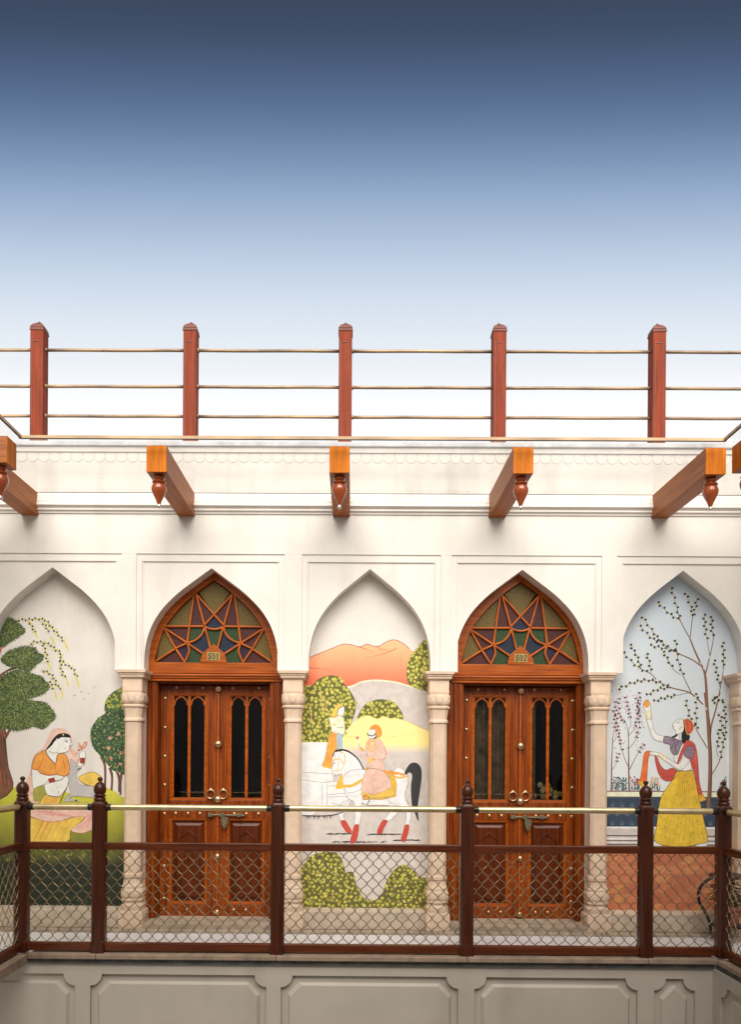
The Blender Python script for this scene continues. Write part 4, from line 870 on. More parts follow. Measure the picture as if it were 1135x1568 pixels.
for s_ in ([(600, 245), (650, 300), (690, 250), (670, 240), (640, 290)], [(590, 320), (650, 300), (600, 280)], [(525, 190), (522, 300), (560, 365), (620, 320)]): p.stroke(s_, 1.2 if s_[0] != (525, 190) else 0.6, 'orange_deep', 6.4)
wo_ = p.done('painted_woman', mu); VE.done('veil', wo_); BL.done('blouse', wo_); SK.done('skirt', wo_)
p = Paint(ZG)
p.poly([(600, 610), (660, 570), (740, 545), (800, 565), (850, 620), (800, 690), (680, 672)], 'yellow', 5.6, 3, line='line', lw=0.6); p.done('painted_cushion', mu)
p = Paint(ZG)
p.poly([(520, 425), (545, 420), (580, 462), (622, 500), (598, 535), (580, 560), (590, 640), (640, 680), (790, 700), (800, 800), (600, 792), (545, 792), (500, 832), (458, 852), (478, 800), (522, 760), (505, 680), (510, 540), (528, 500)], 'greydeer', 6.4, 3, line='grey_line', lw=0.7)
p.dab((578, 486), 1, .7, 0, 'black', 7, 6); p.dab((580, 838), 1.6, 1.8, 0, 'black', 7, 8); p.stroke([(590, 520), (632, 505)], 1.4, 'charcoal', 7); p.stroke([(470, 840), (560, 830), (600, 850)], 2.6, 'greydeer', 6.9); p.stroke([(470, 850), (560, 842), (620, 860)], 0.5, 'grey_line', 7)
p.done('painted_deer', mu)

# ---------- mural of the dancer
ZI, ZJ, ZK = (930, 860, 5.537), (930, 1040, 5.807), (970, 1060, 6.273)
mu = thing('mural', 'pale blue wall painting of a lady in a yellow skirt beneath a thin tree', 'mural', (UX(1040, YB), YB, 0.2), group='murals in the niches')
p = Paint(Z1); nb = arch_pts(UX(1046, 0), 97/165.0-0.004)
x0, x1 = UX(916, YB), UX(1130, YB)
p.b.use('mural_sky').sheet([(x0, zz(1040, 1222)), (x0, Z_SPR)] + nb[1:-1] + [(x1, Z_SPR), (x1, zz(1040, 1222))], L0)
p.b.use('white').sheet([(UX(1113, YB), 0.2), (UX(1113, YB), Z_SPR), (x1+.05, Z_SPR), (x1+.05, 0.2)], L0-0.0008)
p.done('painted_sky', mu)
p = Paint(Z1)
p.poly([(917, 1212), (1113, 1213), (1113, 1221), (917, 1220)], 'cream', 1, 0); p.poly([(917, 1221), (1113, 1222), (1113, 1267), (917, 1266)], 'navy', 0.9, 0)
p.poly([(917, 1266), (1113, 1267), (1113, 1292), (917, 1291)], 'stone_grey', 0.9, 0)
for y_, m_, w_ in ((1211.5, 'trunk', 1.4), (1220.5, 'black', 1.6), (1267, 'white', 3), (1279.5, 'trunk_dark', 1.6), (1284, 'white', 2.2), (1287, 'trunk_dark', 1.2), (1290, 'white', 1.6), (1293, 'trunk_dark', 1.2)): p.stroke([(917, y_-.6), (1113, y_+.6)], w_, m_, 1.6)
for row in range(3):
    for k in range(14):
        x, y_ = 908+k*15+(row % 2)*7.5, 1230+row*14
        for j in (-1, -.5, 0, .5, 1): p.stroke([(x, y_+5), (x+5*math.sin(j*1.2), y_+5-8*math.cos(j*1.2))], 0.9, 'navy_line', 1.5, taper=0.3)
p.done('painted_dado', mu)
fl = thing('painted_floor', '', '') if False else None
p = Paint(Z1); p.poly([(917, 1294), (1130, 1295), (1130, 1395), (900, 1394)], 'tile_c', 0.7, 0)
ti = p.done('painted_tiles', mu)
dy = 14.5
for row in range(7):
    for k in range(-2, 13):
        sk = 9*row; x = 890+k*24-sk*0.9+ (row % 2)*12; y_ = 1296+row*dy
        q = [(x+10, y_), (x+31, y_), (x+21, y_+dy-1.6), (x, y_+dy-1.6)]
        q = [(min(max(a, 918), 1128), min(c, 1393)) for a, c in q]
        if q[1][0]-q[0][0] < 2 or q[2][0]-q[3][0] < 2: continue
        p = Paint(Z1); p.poly(q, R.choice(['tile', 'tile_b', 'tile', 'tile_c']), 1.2, 0); p.done('painted_tile', ti)
p = Paint(ZI)
def br(z, pts, w0, w1, m='twig', lay=2): p.z = z; p.stroke(pts, w0, m, lay, taper=w1)
br(ZK, [(720, 1120), (735, 900), (738, 600), (725, 400), (712, 200), (690, 0)], 6.6, 4.8); br(ZI, [(848, 1230), (838, 1050), (825, 940), (790, 860), (740, 750), (700, 648)], 4.4, 2)
br(ZK, [(738, 600), (742, 360), (790, 170), (832, 0)], 3, 2); br(ZI, [(925, 1230), (960, 1060), (985, 900), (980, 690)], 2, .6); br(ZI, [(830, 960), (870, 800), (900, 640), (888, 470)], 2.2, .6)
p.stroke([(0, 0), (1, 1)], .1, 'twig', 2) if False else None
p.z = ZK; p.stroke([(742, 1100), (750, 700), (742, 420), (730, 250)], 1.2, 'trunk_dark', 2.6)
BR = [(ZI, [(700, 648), (620, 500), (585, 370), (540, 215)], 1.6, 1), (ZI, [(704, 640), (722, 480), (745, 400), (762, 310)], 1.2, 1), (ZI, [(790, 880), (720, 830), (600, 775), (480, 700), (400, 610), (300, 470)], 2.2, 1), (ZI, [(620, 498), (540, 450), (430, 350)], .8, 1),
      (ZI, [(480, 690), (380, 650), (270, 540)], .7, 1), (ZI, [(900, 650), (885, 560), (888, 450)], .6, 1), (ZI, [(868, 790), (850, 690), (830, 560), (822, 450)], .8, 1), (ZI, [(980, 900), (988, 800), (978, 680)], .6, 1), (ZI, [(955, 1060), (930, 950), (905, 830)], .8, 1),
      (ZI, [(812, 1210), (700, 1110), (550, 1070), (430, 1020), (340, 1003), (230, 1022), (100, 1075)], 2.4, 1), (ZI, [(430, 1018), (370, 950), (250, 885), (130, 765)], 1.6, 1), (ZI, [(290, 910), (250, 800), (190, 700)], .9, 1), (ZI, [(372, 945), (360, 870), (330, 765)], .8, 1),
      (ZI, [(712, 1108), (650, 980), (600, 830), (580, 670)], 1.6, 1), (ZI, [(640, 968), (560, 910), (490, 790), (470, 760)], .8, 1), (ZI, [(540, 1070), (440, 1078), (330, 1135)], .9, 1), (ZI, [(690, 1110), (600, 1130), (500, 1150), (400, 1182)], .8, 1), (ZI, [(600, 775), (480, 735), (370, 712)], .6, 1), (ZI, [(700, 470), (720, 420), (665, 270)], .4, 1),
      (ZK, [(712, 535), (600, 350), (545, 240), (500, 70)], 1.6, 1), (ZK, [(612, 370), (600, 200), (612, 15)], .5, 1), (ZK, [(752, 790), (830, 650), (865, 480), (885, 340), (870, 95)], 1.6, 1), (ZK, [(828, 650), (800, 560), (820, 420), (815, 350)], .8, 1), (ZK, [(800, 190), (840, 240), (850, 390)], .5, 1), (ZK, [(805, 120), (770, 100), (780, 40)], .5, 1), (ZI, [(900, 1190), (910, 1150), (990, 1190)], .4, 1)]
tree = p.done('painted_trunk', mu)
p = Paint(ZI)
for z, pts, w0, lv in BR:
    p.z = z; p.stroke(pts, w0, 'trunk_dark' if w0 < 1.5 else 'twig', 2.6, taper=0.4)
    s0 = max(1, len(pts)//3) if len(pts) > 3 else 0
    twig_line(p, pts[s0:] if len(pts)-s0 >= 2 else pts, 3.0, 'leaf_black', 'pale_leaf', None, 4.6*z[2], 'trunk_dark', 0.35, 2.15)
for k in range(40):
    z, pts, w0, lv = R.choice(BR); q = R.choice(pts); p.z = z; p.dab((q[0]+R.uniform(-40, 40), q[1]+R.uniform(-40, 40)), 2.6, 1.1, R.uniform(0.8, 2.2), 'pale_leaf', 2.2, 6)
p.done('painted_leaves', mu, kind='stuff')
p = Paint(ZJ)
for pts, w0 in (([(195, 1000), (192, 780), (190, 560), (192, 440)], 3), ([(190, 520), (170, 400), (110, 320), (105, 160)], 1), ([(190, 780), (140, 660), (95, 450), (70, 200)], 1.2), ([(200, 800), (260, 680), (330, 570)], 1.4), ([(195, 610), (250, 540), (290, 380), (260, 170)], 1), ([(192, 500), (240, 440), (270, 330), (290, 120)], .8), ([(192, 440), (210, 380), (165, 160)], .8), ([(35, 1000), (45, 600), (65, 420)], 2.4), ([(45, 800), (75, 760), (100, 660)], .9), ([(50, 560), (80, 500), (60, 280)], .8)):
    p.stroke(pts, w0, 'twig', 2, taper=0.4)
    if w0 < 2: twig_line(p, pts[1:] if len(pts) > 2 else pts, 2.6, 'leaf_black', 'pinkbud', None, 27, 'twig', 0.3, 1.7)
for k in range(60): p.dab((R.uniform(30, 330), R.uniform(80, 640)), 1.6, .9, R.uniform(0, PI), 'pinkbud', 1.5, 6)
p.done('painted_shrub', mu)
p = Paint(ZJ)
for x0, x1, m_ in ((40, 180, 'teal'), (205, 290, 'magenta'), (385, 480, 'peach'), (1000, 1060, 'teal'), (1065, 1090, 'magenta')):
    for k in range(int((x1-x0)/5)):
        x = R.uniform(x0, x1); h = R.uniform(40, 130); p.stroke([(x, 995), (x+R.uniform(-8, 8), 995-h)], 0.5, 'teal', 1.4); p.dab((x+R.uniform(-10, 10), 995-h), 1.6, 1.2, R.uniform(0, PI), m_, 1.8, 6); p.dab((x+R.uniform(-10, 10), 995-h*R.uniform(.2, .8)), 1.5, .8, R.uniform(0, PI), R.choice(['teal', 'leaf_black']), 1.7, 6)
p.done('painted_flowers', mu, kind='stuff')
p = Paint(ZK); VE, BL, SK = Paint(ZK), Paint(ZK), Paint(ZK)
VE.poly([(60, 855), (85, 720), (105, 580), (170, 568), (142, 640), (128, 860), (110, 900), (60, 880)], 'orange_deep', 5, 3, line='line', lw=0.5); VE.poly([(48, 850), (120, 870), (110, 915), (60, 890)], 'gold', 5.5, 2)
VE.poly([(205, 610), (230, 630), (260, 700), (310, 745), (370, 725), (410, 742), (440, 770), (390, 830), (330, 852), (270, 822), (230, 742)], 'rose', 5, 3, line='maroon', lw=0.8); VE.stroke([(225, 660), (265, 770), (330, 810), (400, 780)], 1.4, 'red', 5.5)
F1, F2, AR = Paint(ZK), Paint(ZK), Paint(ZK); F1.poly([(190, 1430), (260, 1440), (270, 1475), (200, 1475)], 'skin', 4.6, 2); F2.poly([(600, 1440), (690, 1440), (700, 1480), (610, 1478)], 'skin', 4.6, 2)
SK.poly([(425, 752), (500, 755), (562, 745), (582, 800), (610, 900), (640, 1060), (682, 1250), (712, 1420), (640, 1450), (500, 1477), (300, 1467), (203, 1420), (220, 1300), (240, 1130), (268, 1000), (340, 890), (392, 810)], 'mustard', 5.4, 3, line='line', lw=0.8)
for k in range(10): SK.stroke([(440+k*13, 770), (390+k*24, 1050), (235+k*50, 1440)], 1.6, 'mustard_dark', 5.9, taper=0.4)
for k in range(90):
    q = (R.uniform(220, 680), R.uniform(780, 1450)); 
    if inside(q, [(425, 752), (562, 745), (610, 900), (640, 1060), (712, 1420), (500, 1477), (203, 1420), (268, 1000)]): SK.dab(q, 0.6, 1.0, 0, R.choice(['leaf_base', 'mustard_dark', 'leaf_base']), 6, 5)
SK.stroke([(205, 1395), (300, 1440), (500, 1452), (710, 1400)], 1.6, 'gold', 6)
p.poly([(400, 590), (440, 480), (500, 480), (530, 600), (562, 745), (500, 757), (425, 752), (440, 690), (390, 650)], 'skin', 5.3, 3, line='line', lw=0.5)
AR.poly([(128, 252), (168, 250), (192, 330), (222, 398), (308, 430), (300, 476), (215, 458), (178, 420), (150, 340)], 'skin', 5.2, 3, line='line', lw=0.5)
AR.poly([(95, 120), (130, 70), (160, 108), (170, 185), (176, 250), (132, 258), (118, 190)], 'skin', 5.2, 3, line='line', lw=0.5); AR.poly([(92, 118), (130, 65), (162, 108), (132, 148)], 'orange', 5.6, 2); AR.poly([(118, 188), (162, 180), (176, 242), (132, 256)], 'cream', 5.7, 0, line='gold', lw=0.6)
p.poly([(378, 302), (405, 285), (430, 258), (480, 262), (502, 330), (490, 382), (446, 392), (440, 440), (478, 490), (420, 470), (395, 440), (408, 372), (382, 345)], 'skin', 5.6, 3, line='line', lw=0.5)
p.dab((428, 292), 1.1, .7, .5, 'black', 6.2, 6); p.stroke([(436, 272), (446, 284)], .6, 'black', 6.2); p.dab((386, 326), 1.1, .8, 0, 'rose', 6.2, 6); p.stroke([(440, 352), (466, 330)], .8, 'rose', 6.2)
p.poly([(478, 258), (500, 300), (502, 370), (545, 425), (505, 492), (468, 475), (462, 400), (484, 350)], 'black', 6, 3); p.poly([(430, 392), (415, 425), (375, 434), (345, 436), (395, 412)], 'black', 5.9, 2)
p.poly([(490, 265), (530, 255), (577, 312), (566, 372), (520, 406), (502, 350)], 'rose', 6.3, 3, line='gold', lw=0.9); p.stroke([(525, 280), (545, 320), (535, 370)], 1.4, 'orange_deep', 6.8)
BL.poly([(303, 420), (380, 436), (440, 460), (482, 475), (452, 522), (424, 595), (380, 592), (355, 545), (350, 500), (290, 480)], 'purple', 6, 3, line='black', lw=0.8); BL.stroke([(440, 465), (400, 520), (420, 590)], 1.2, 'purple_dark', 6.5); BL.stroke([(350, 445), (395, 475), (360, 540)], 1, 'purple_dark', 6.5)
VE.poly([(520, 458), (590, 500), (618, 650), (632, 850), (660, 975), (622, 988), (592, 800), (556, 690), (545, 640), (580, 560), (545, 510), (492, 560), (445, 660), (418, 682), (456, 560), (490, 490)], 'rose', 6.6, 3, line='maroon', lw=0.6)
for k in range(26): q = R.choice([(595, 600), (612, 720), (560, 500), (475, 560), (630, 880), (600, 660)]); VE.dab((q[0]+R.uniform(-14, 14), q[1]+R.uniform(-40, 40)), .5, .5, 0, 'pink', 7.1, 5)
VE.poly([(620, 988), (662, 975), (702, 1030), (636, 1052)], 'gold', 6.7, 0, line='line', lw=0.5)
BL.poly([(500, 530), (550, 515), (588, 560), (552, 642), (485, 602)], 'purple', 6.9, 3, line='purple_dark', lw=0.8)
for k in range(4): BL.stroke([(500+k*8, 545+k*20), (570-k*6, 560+k*22)], .7, 'purple_dark', 7.3)
p.poly([(545, 640), (485, 602), (432, 688), (325, 630), (240, 578), (160, 572), (165, 598), (240, 610), (315, 660), (440, 746), (490, 718)], 'skin', 6.8, 3, line='line', lw=0.5); p.poly([(250, 578), (322, 625), (300, 658), (240, 602)], 'cream', 7.3, 0, line='gold', lw=0.8)
wo_ = p.done('painted_woman', mu); F1.done('foot', wo_); F2.done('foot', wo_); AR.done('raised_arm', wo_); VE.done('veil', wo_); BL.done('blouse', wo_); SK.done('skirt', wo_)

# ------------------------------------------------------------------ beams that carry the canopy
def make_beam(loc, rz, length, label, xs_group='brown wooden beams under the glass canopy'):
    t = thing('canopy_beam', label, 'beam', loc, rz, xs_group)      # local: beam runs along -y from the wall
    z0, z1 = 3.853, 4.059
    b = B(); b.use('beam_wood').box(-0.079, 0.079, -length+0.004, 0.02, z0, z1); obj('beam', b, None, t, raw=True, bevel=0.004)
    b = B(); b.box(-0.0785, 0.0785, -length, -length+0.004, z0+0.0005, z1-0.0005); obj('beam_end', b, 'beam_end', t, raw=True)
    b = B(); pr = [(0.001, z0-0.258), (0.012, z0-0.255), (0.0175, z0-0.244), (0.013, z0-0.232), (0.012, z0-0.226)]
    yy = -length+0.085
    pr2 = [(0.012, z0-0.228), (0.015, z0-0.222), (0.020, z0-0.205), (0.034, z0-0.175), (0.052, z0-0.140), (0.060, z0-0.115), (0.060, z0-0.095), (0.052, z0-0.074), (0.040, z0-0.064), (0.052, z0-0.060), (0.055, z0-0.053), (0.050, z0-0.046), (0.034, z0-0.042), (0.030, z0-0.036), (0.044, z0-0.028), (0.048, z0-0.018), (0.040, z0-0.006), (0.036, z0)]
    b.lathe(pr2, (0, yy, 0), 24); pd = obj('pendant', b, 'turned_wood', t, raw=True, smooth=50)
    b = B(); b.lathe(pr, (0, yy, 0), 16); obj('pendant_tip', b, 'silver', pd, raw=True, smooth='all')
    return t
blab = ['brown canopy beam meeting the wall above the leafy tree mural', 'canopy beam with bright orange end above door 501', 'canopy beam seen head on above the horse mural', 'canopy beam with turned pendant above door 502', 'canopy beam meeting the wall above the pale blue mural']
for p_, lb in zip((45, 285, 523, 762, 1012), blab): make_beam((UX(p_, -0.02, 775), 0, 0), 0, 1.055, lb)
make_beam((XL, -1.143, 0), PI/2, abs(-2.66-XL), 'beam end of the side wing cut by the frame beside the leafy tree mural bay')
make_beam((XR, -1.143, 0), -PI/2, abs(2.95-XR), 'beam end of the side wing cut by the frame beside the pale blue mural bay')

# ------------------------------------------------------------------ glass canopy
ZG0, ZG1 = 4.0625, 4.0745
GX0, GX1, GY = -2.58, 2.84, -1.17
t = thing('glass_canopy', 'clear glass canopy with thin wooden edge over the long gallery', 'canopy', (0, -0.5, ZG0))
xs = [XL] + [UX(p_, -0.02, 775) for p_ in (285, 523, 762)] + [XR]
for i in range(4):
    b = B(); b.box(xs[i]+0.002, xs[i+1]-0.002, GY, -0.002, ZG0, ZG1); obj('glass_sheet', b, 'canopy_glass', t)
b = B(); b.use('trim').box(GX0-0.012, GX1+0.012, GY-0.014, GY-0.001, ZG0-0.004, ZG1+0.006); obj('edge_trim', b, None, t)
b = B(); b.use('trim_gap').box(GX0, GX1, GY-0.012, GY-0.002, ZG0-0.008, ZG0-0.0041); obj('edge_seal', b, None, t)
for side, xa, xb, xe, lb in ((-1, XL, GX0, GX0, 'glass canopy of the side wing with its edge beside the leafy mural'), (1, GX1, XR, GX1, 'glass canopy of the side wing with its edge beside the pale blue mural')):
    t = thing('glass_canopy', lb, 'canopy', ((xa+xb)/2, -3, ZG0))
    for k in range(3):
        b = B(); b.box(xa, xb, GY-0.02-(k+1)*1.5, GY-0.022-k*1.5+0.004, ZG0, ZG1); obj('glass_sheet', b, 'canopy_glass', t)
    b = B(); b.box(*(sorted((xe, xe-side*0.014))), -5.7, GY-0.016, ZG0-0.004, ZG1+0.006); obj('edge_trim', b, 'trim', t)
    b = B(); b.box(*(sorted((xe-side*0.002, xe-side*0.012))), -5.7, GY-0.018, ZG0-0.009, ZG0-0.0041); obj('edge_seal', b, 'trim_gap', t)

# ------------------------------------------------------------------ roof railing
t = thing('roof_railing', 'reddish wooden posts with three brass pipes along the roof edge', 'railing', (0.15, 0.15, Z_TOP))
RYY = 0.15; sc = F/(RYY-CAM.y)
rp_x = [UX(p_, RYY, 580) for p_ in (60, 292.5, 529, 763.5, 1006)]
zt = U(530, 513, RYY)[1]
for x in rp_x:
    h = 0.062
    b = B(); b.post([(h, Z_TOP-0.02, .03), (h, zt, .03)], (x, RYY, 0)); ps = obj('post', b, 'roof_post', t, bevel=0.004)
    b = B(); b.box(x-0.046, x-0.040, RYY-h-0.004, RYY-h+0.002, Z_TOP+0.10, zt-0.10); b.box(x+0.026, x+0.030, RYY-h-0.004, RYY-h+0.002, Z_TOP+0.10, zt-0.10); b.box(x-0.040, x+0.026, RYY-h-0.004, RYY-h+0.002, zt-0.106, zt-0.10); obj('post_fillet', b, 'roof_cap', ps)
    b = B(); b.post([(h*1.02, zt, .03), (h*1.10, zt+0.008, .03), (h*1.10, zt+0.020, .03), (h*0.98, zt+0.026, .03), (h*1.06, zt+0.034, .03), (h*1.0, zt+0.046, .03), (h*0.86, zt+0.062, .04), (h*0.55, zt+0.082, .06), (h*0.30, zt+0.094, .1), (h*0.22, zt+0.104, .2), (h*0.05, zt+0.116, .2)], (x, RYY, 0)); obj('post_cap', b, 'roof_cap', ps, bevel=0.002)
for py in (538, 593.5, 639):
    z = U(540, py, RYY)[1]; ends = [XL-0.6] + rp_x + [XR+0.6]
    for i in range(len(ends)-1):
        a, c = ends[i], ends[i+1]; n = 10
        b = B(); b.tube([(a+0.06*(i > 0)+(c-a-0.06-0.06*(i > 0))*k/n, RYY, z+0.0012*math.sin(k*0.9+i*2+py)) for k in range(n+1)], 0.0145, 10); rl = obj('brass_pipe', b, 'brass_old', t, smooth='all')
        if i > 0:
            b = B(); b.tube([(a+0.058, RYY, z), (a+0.078, RYY, z)], 0.021, 10); obj('collar', b, 'brass_old', rl, smooth=40)

# ------------------------------------------------------------------ gallery railings
def wire_panel(x0, x1, z0, z1, pitch=0.096, slope=1.14, r=0.0036, seed=0):
    b = B(); rr = random.Random(seed); L = math.hypot(1, slope); per = pitch/2*L; h = (z1-z0)/slope; ph = rr.uniform(0, pitch)
    for fam in (1, -1):
        k = -int(h/pitch)-2
        while True:
            s0 = x0 + ph + k*pitch
            if fam == 1 and s0 > x1: break
            if fam == -1 and s0 > x1+h+pitch: break
            k += 1
            ta = max((x0-s0) if fam == 1 else (s0-x1), 0.0); tb = min((x1-s0) if fam == 1 else (s0-x0), h)
            if tb-ta < 0.015: continue
            n = max(3, int((tb-ta)*L/(per/6))); path = []; bend = rr.uniform(-.003, .003)
            for i in range(n+1):
                t_ = ta+(tb-ta)*i/n; d = t_*L
                wv = 0.0030*math.sin(2*PI*d/per) + bend*math.sin(PI*i/n); wy = 0.003*math.cos(PI*d/per + (0 if fam == 1 else PI))
                path.append((s0+fam*t_ - wv*slope/L*fam, wy, z0+t_*slope + wv/L))
            b.tube(path, r, 4, cap=False)
    return b
def make_railing(loc, rz, posts, label, first=True, seed=1):
    t = thing('gallery_railing', label, 'railing', loc, rz, 'dark wood railings round the courtyard')
    h = 0.0535; zs = 1.235
    for i, x in enumerate(posts):
        if i == 0 and not first: continue
        b = B(); b.post([(h*1.03, 0.028, .06), (h*1.03, 0.10, .06), (h, 0.115, .10), (h, 0.13, .19), (h, 1.16, .19), (h, 1.20, .13), (h*1.02, zs-0.012, .08), (h*0.98, zs, .12), (h*0.88, zs+0.012, .2), (h*0.82, zs+0.016, .25)], (x, 0, 0))
        ps = obj('post', b, 'rail_wood', t, raw=True, bevel=0.003)
        b = B(); b.lathe([(h*.80, zs+.014), (h*.86, zs+.022), (h*.90, zs+.034), (h*.80, zs+.044), (h*.70, zs+.047), (h*.70, zs+.052), (h*.90, zs+.056), (h*.92, zs+.064), (h*.74, zs+.070), (h*.70, zs+.074), (h*.84, zs+.086), (h*.93, zs+.104), (h*.93, zs+.122), (h*.80, zs+.145), (h*.52, zs+.163), (h*.26, zs+.172), (h*.22, zs+.180), (h*.34, zs+.187), (h*.40, zs+.197), (h*.33, zs+.208), (h*.10, zs+.214)], (x, 0, 0), 24)
        obj('finial', b, 'rail_wood', ps, raw=True, smooth=50)
    for i in range(len(posts)-1):
        a, c = posts[i]+h, posts[i+1]-h
        b = B(); b.tube([(a+0.03, 0, 1.203), (c-0.03, 0, 1.203)], 0.0250, 16); br_ = obj('brass_rail', b, 'brass', t, raw=True, smooth=40)
        for e0, e1 in ((a-0.005, a+0.040), (c-0.040, c+0.005)):
            b = B(); b.tube([(e0, 0, 1.203), (e1, 0, 1.203)], 0.0275, 14); obj('ferrule', b, 'ferrule', br_, raw=True, smooth=40)
        b = B(); b.box(a-0.004, c+0.004, -0.029, 0.029, 0.860, 0.919); obj('middle_rail', b, 'rail_wood_x', t, raw=True, bevel=0.005)
        b = B(); b.box(a-0.004, c+0.004, -0.027, 0.027, 0.044, 0.106); obj('bottom_rail', b, 'rail_wood_x', t, raw=True, bevel=0.004)
        obj('wire_mesh', wire_panel(a, c, 0.106, 0.860, seed=seed*10+i), 'wire', t, raw=True, smooth='all', kind='stuff')
    return t
px_ = [-2.68, -2.05, -0.60, 0.93, 2.373, 3.00]
make_railing((0, RY, 0), 0, px_, 'long dark wood railing with brass bar and wire mesh before the doors')
make_railing((RXL, RY, 0), -PI/2, [0, 1.45, 2.9], 'side railing running towards the viewer by the leafy tree mural', False, 2)
make_railing((RXR, RY, 0), -PI/2, [0, 1.45, 2.9], 'side railing running towards the viewer by the pale blue mural', False, 3)

# ------------------------------------------------------------------ slab edge below the railing: kerb, groove with its shadow painted dark, and panelled face
YF = -0.905
t = thing('courtyard_wall', 'grey beige panelled wall below the long railing', 'wall', (0.15, YF, -1.1))
kx = [-2.60, -2.05, -0.60, 0.93, 2.373, 2.93]
for i in range(5):
    b = B(); b.box(kx[i]+0.001, kx[i+1]-0.001, -0.955, -0.795, -0.012, 0.030); obj('kerb_stone', b, 'kerb', t, bevel=0.008)
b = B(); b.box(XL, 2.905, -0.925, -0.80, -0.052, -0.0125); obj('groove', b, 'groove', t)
def eared(x0, x1, z1, z0, r, n=6):
    pts = [(x0, z0), (x1, z0)]
    pts += [(x1-r+r*math.cos(a)*1.0 if False else x1 - r*math.sin(a), z1 - r*math.cos(a)) for a in [PI/2*k/n for k in range(n+1)]][::1] if False else []
    for k in range(n+1):
        a = PI/2*k/n; pts.append((x1 - r*math.sin(a), z1 - r*math.cos(a)))      # concave corner, from the side up to the top
    for k in range(n, -1, -1):
        a = PI/2*k/n; pts.append((x0 + r*math.sin(a), z1 - r*math.cos(a)))
    return pts
def panels(face, holes, m, parent, conv):       # face outline, list of panel outlines (outer, inner)
    b = B(); b.prism([face] + [h[0] for h in holes], 0.0, 0.05, back=False); b.v = [conv(v) for v in b.v]; o = obj('wall_face', b, m, parent, bevel=0.0)
    for ho, hi in holes:
        b = B(); b.sheet(ho, 0.028); n = len(hi)
        inn = hi; cx = sum(p[0] for p in inn)/n; cz = sum(p[1] for p in inn)/n
        rings_ = [[(x, 0.0275, z) for x, z in inn], [(x+(0.02 if x < cx else -0.02), 0.006, z+(0.02 if z < cz else -0.02)) for x, z in inn]]
        b.rings(rings_, cap=False); b.sheet([(x, z) for x, y, z in rings_[1]], 0.006)
        b.v = [conv(v) for v in b.v]; obj('wall_panel', b, m, parent)
ZP1 = U(560, 1494, YF)[1]; ZPB = -1.06; r_ = 0.095
hol = []
for a, c in ((-120, 115), (138, 408), (430, 702), (727, 977), (1002, 1065)):
    X0, X1 = UX(a, YF, 1500), UX(c, YF, 1500)
    inner = [(X0+.055, ZPB+.06), (X1-.055, ZPB+.06), (X1-.055, ZP1-.155), (X1-.145, ZP1-.062), (X0+.145, ZP1-.062), (X0+.055, ZP1-.155)]
    hol.append((eared(X0, X1, ZP1, ZPB, r_), inner))
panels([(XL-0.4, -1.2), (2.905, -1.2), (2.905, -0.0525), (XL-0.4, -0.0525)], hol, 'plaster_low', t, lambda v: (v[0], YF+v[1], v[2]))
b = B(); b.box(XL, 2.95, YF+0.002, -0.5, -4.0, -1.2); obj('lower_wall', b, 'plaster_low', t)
# right wing: floor, kerb and panelled face
b = B(); b.box(2.96, XR+0.3, -6.2, -0.805, -0.25, -0.0005); struct('floor', b, 'marble')
t = thing('courtyard_wall', 'grey beige panelled wall turning towards the viewer below the side railing', 'wall', (2.905, -3, -1.1))
for k in range(4):
    b = B(); b.box(2.93-0.02, 3.06, -0.957-(k+1)*1.3, -0.957-k*1.3-0.002, -0.012, 0.030); obj('kerb_stone', b, 'kerb', t, bevel=0.008)
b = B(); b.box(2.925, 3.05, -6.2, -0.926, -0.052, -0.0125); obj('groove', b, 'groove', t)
hol = []
for k in range(4):
    a = 0.125+k*1.32; c = a+1.2
    hol.append((eared(a, c, ZP1-0.01, ZPB, r_), [(a+.055, ZPB+.06), (c-.055, ZPB+.06), (c-.055, ZP1-.165), (c-.145, ZP1-.072), (a+.145, ZP1-.072), (a+.055, ZP1-.165)]))
panels([(0.0, -1.2), (5.3, -1.2), (5.3, -0.0525), (0.0, -0.0525)], hol, 'plaster_low', t, lambda v: (2.905+v[1], YF-v[0], v[2]))
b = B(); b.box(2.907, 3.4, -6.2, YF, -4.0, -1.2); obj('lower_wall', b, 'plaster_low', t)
# left wing: a thin cantilevered slab
b = B(); b.box(XL-0.3, -2.66, -6.2, -0.805, -0.06, -0.0005); struct('floor', b, 'marble')
t = thing('slab_edge', 'weathered stone edge of the side gallery below its railing', 'kerb', (-2.63, -3, -0.06))
for k in range(4):
    b = B(); b.box(-2.75, -2.59, -0.957-(k+1)*1.3, -0.957-k*1.3-0.002, -0.045, 0.030); obj('kerb_stone', b, 'kerb', t, bevel=0.008)

# ------------------------------------------------------------------ side wings and the wing behind the photographer
def wing(name, label, x0, x1, y0, y1, zt=Z_TOP):
    t = thing(name, label, 'wall', ((x0+x1)/2, (y0+y1)/2, 0))
    b = B(); b.box(x0, x1, y0, y1, 0.0, zt-0.05); obj('wall_face', b, 'plaster', t)
    b = B(); b.box(x0-0.03, x1+0.03, y0-0.03, y1+0.03, zt-0.0495, zt+0.03); obj('coping', b, 'coping', t)
    return t
wing('wing_wall', 'plain cream wall of the side gallery next to the leafy mural', XL-0.25, XL-0.02, -8.6, -0.01)
wing('wing_wall', 'plain cream wall of the side gallery next to the pale blue mural', XR+0.02, XR+0.25, -8.6, -0.01)
t = wing('wing_wall', 'plain cream wall of the gallery behind the viewer, unseen, raised to block light', XL, XR, -8.6, -8.3, 6.4)  # unseen; height set so that it shades the lower facade
b = B(); b.box(XL-0.3, XR+0.3, -8.3, -6.2, -0.25, -0.001); struct('floor', b, 'marble')
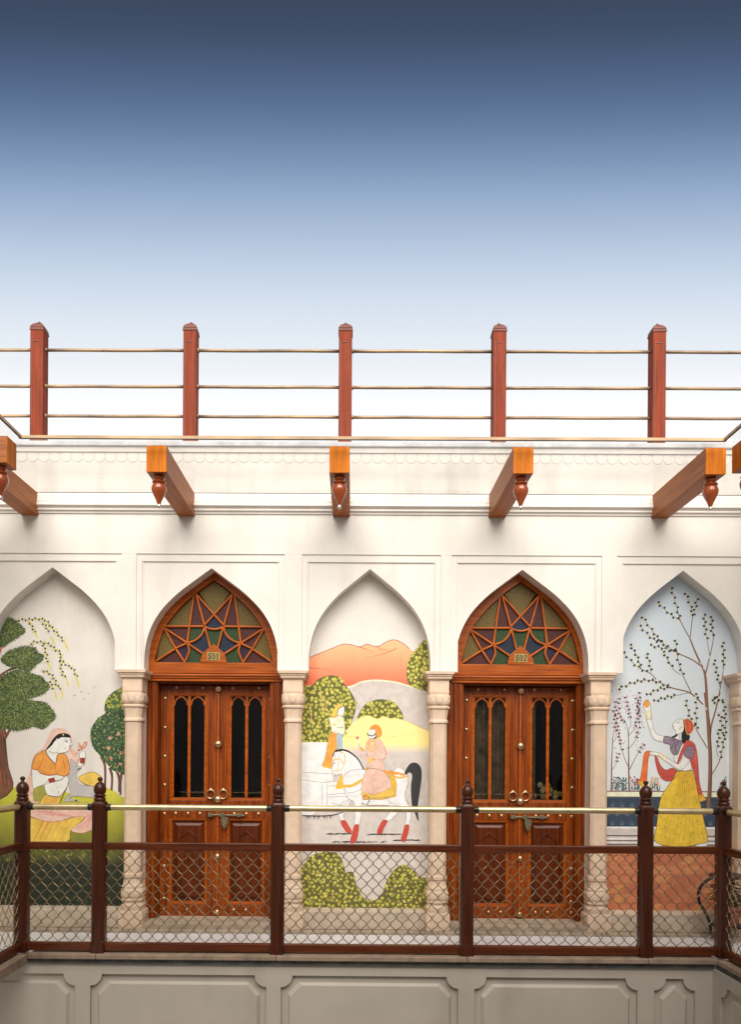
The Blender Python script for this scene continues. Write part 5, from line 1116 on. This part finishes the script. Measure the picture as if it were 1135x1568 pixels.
b = B(); b.box(XL, XR, -6.6, -6.25, -8.0, -0.26); obj('lower_wall', b, 'plaster_low', t)  # unseen lower storey, added to block low light

# ------------------------------------------------------------------ iron stand with a plant in the corner
t = thing('plant_stand', 'black curled iron stand in the corner past the pale blue mural', 'plant stand', (3.42, -0.30, 0))
def W2(px, py, y): x, z = U(px, py, y); return (x, y, z)
for yy in (-0.36, -0.16):
    b = B(); pth = crom([W2(1098, 1340, yy), W2(1082, 1348, yy), W2(1071, 1362, yy), W2(1071, 1380, yy), W2(1080, 1396, yy), W2(1087, 1412, yy), W2(1089, 1430, yy)], 5, False)
    b.tube([(p[0], p[1], max(p[2], 0.012)) for p in pth], 0.014, 8); obj('leg', b, 'iron', t, smooth='all')
    b = B(); xm = UX(1118, yy); b.tube([(2*xm-p[0], p[1], max(p[2], 0.012)) for p in pth], 0.014, 8); obj('leg', b, 'iron', t, smooth='all')
b = B(); xm = UX(1118, -0.26); zt_ = U(1098, 1340, -0.26)[1]; b.lathe([(0.15, zt_-0.012), (0.165, zt_-0.012), (0.165, zt_+0.006), (0.15, zt_+0.006)], (xm, -0.26, 0), 20); obj('ring', b, 'iron', t); b = B(); b.box(xm-0.13, xm+0.13, -0.37, -0.15, 0.14, 0.155); obj('shelf', b, 'iron', t)
pt = thing('potted_plant', 'leafy plant in a terracotta pot on the black iron stand', 'plant', (xm, -0.26, 0.155))
b = B(); b.lathe([(0.075, 0.156), (0.105, 0.30), (0.118, 0.302), (0.118, 0.335), (0.10, 0.335), (0.09, 0.31)], (xm, -0.26, 0), 20); obj('pot', b, 'terracotta', pt, smooth=40)
b = B()
for k in range(150):
    a = R.uniform(0, 2*PI); e = R.uniform(0.0, 1.3); d = R.uniform(0.06, 0.24); c = Vector((xm+d*math.cos(a)*math.cos(e)*0.9, -0.26+d*math.sin(a)*math.cos(e)*0.8, 0.36+d*math.sin(e)))
    u = Vector((math.cos(a), math.sin(a), R.uniform(-.8, .6))).normalized()*R.uniform(.03, .06); v = u.cross(Vector((R.uniform(-.4, .4), R.uniform(-.4, .4), 1))).normalized()*0.016
    b.add([c-u, c+v, c+u, c-v], [(0, 1, 2, 3)])
obj('foliage', b, 'leaf', pt)
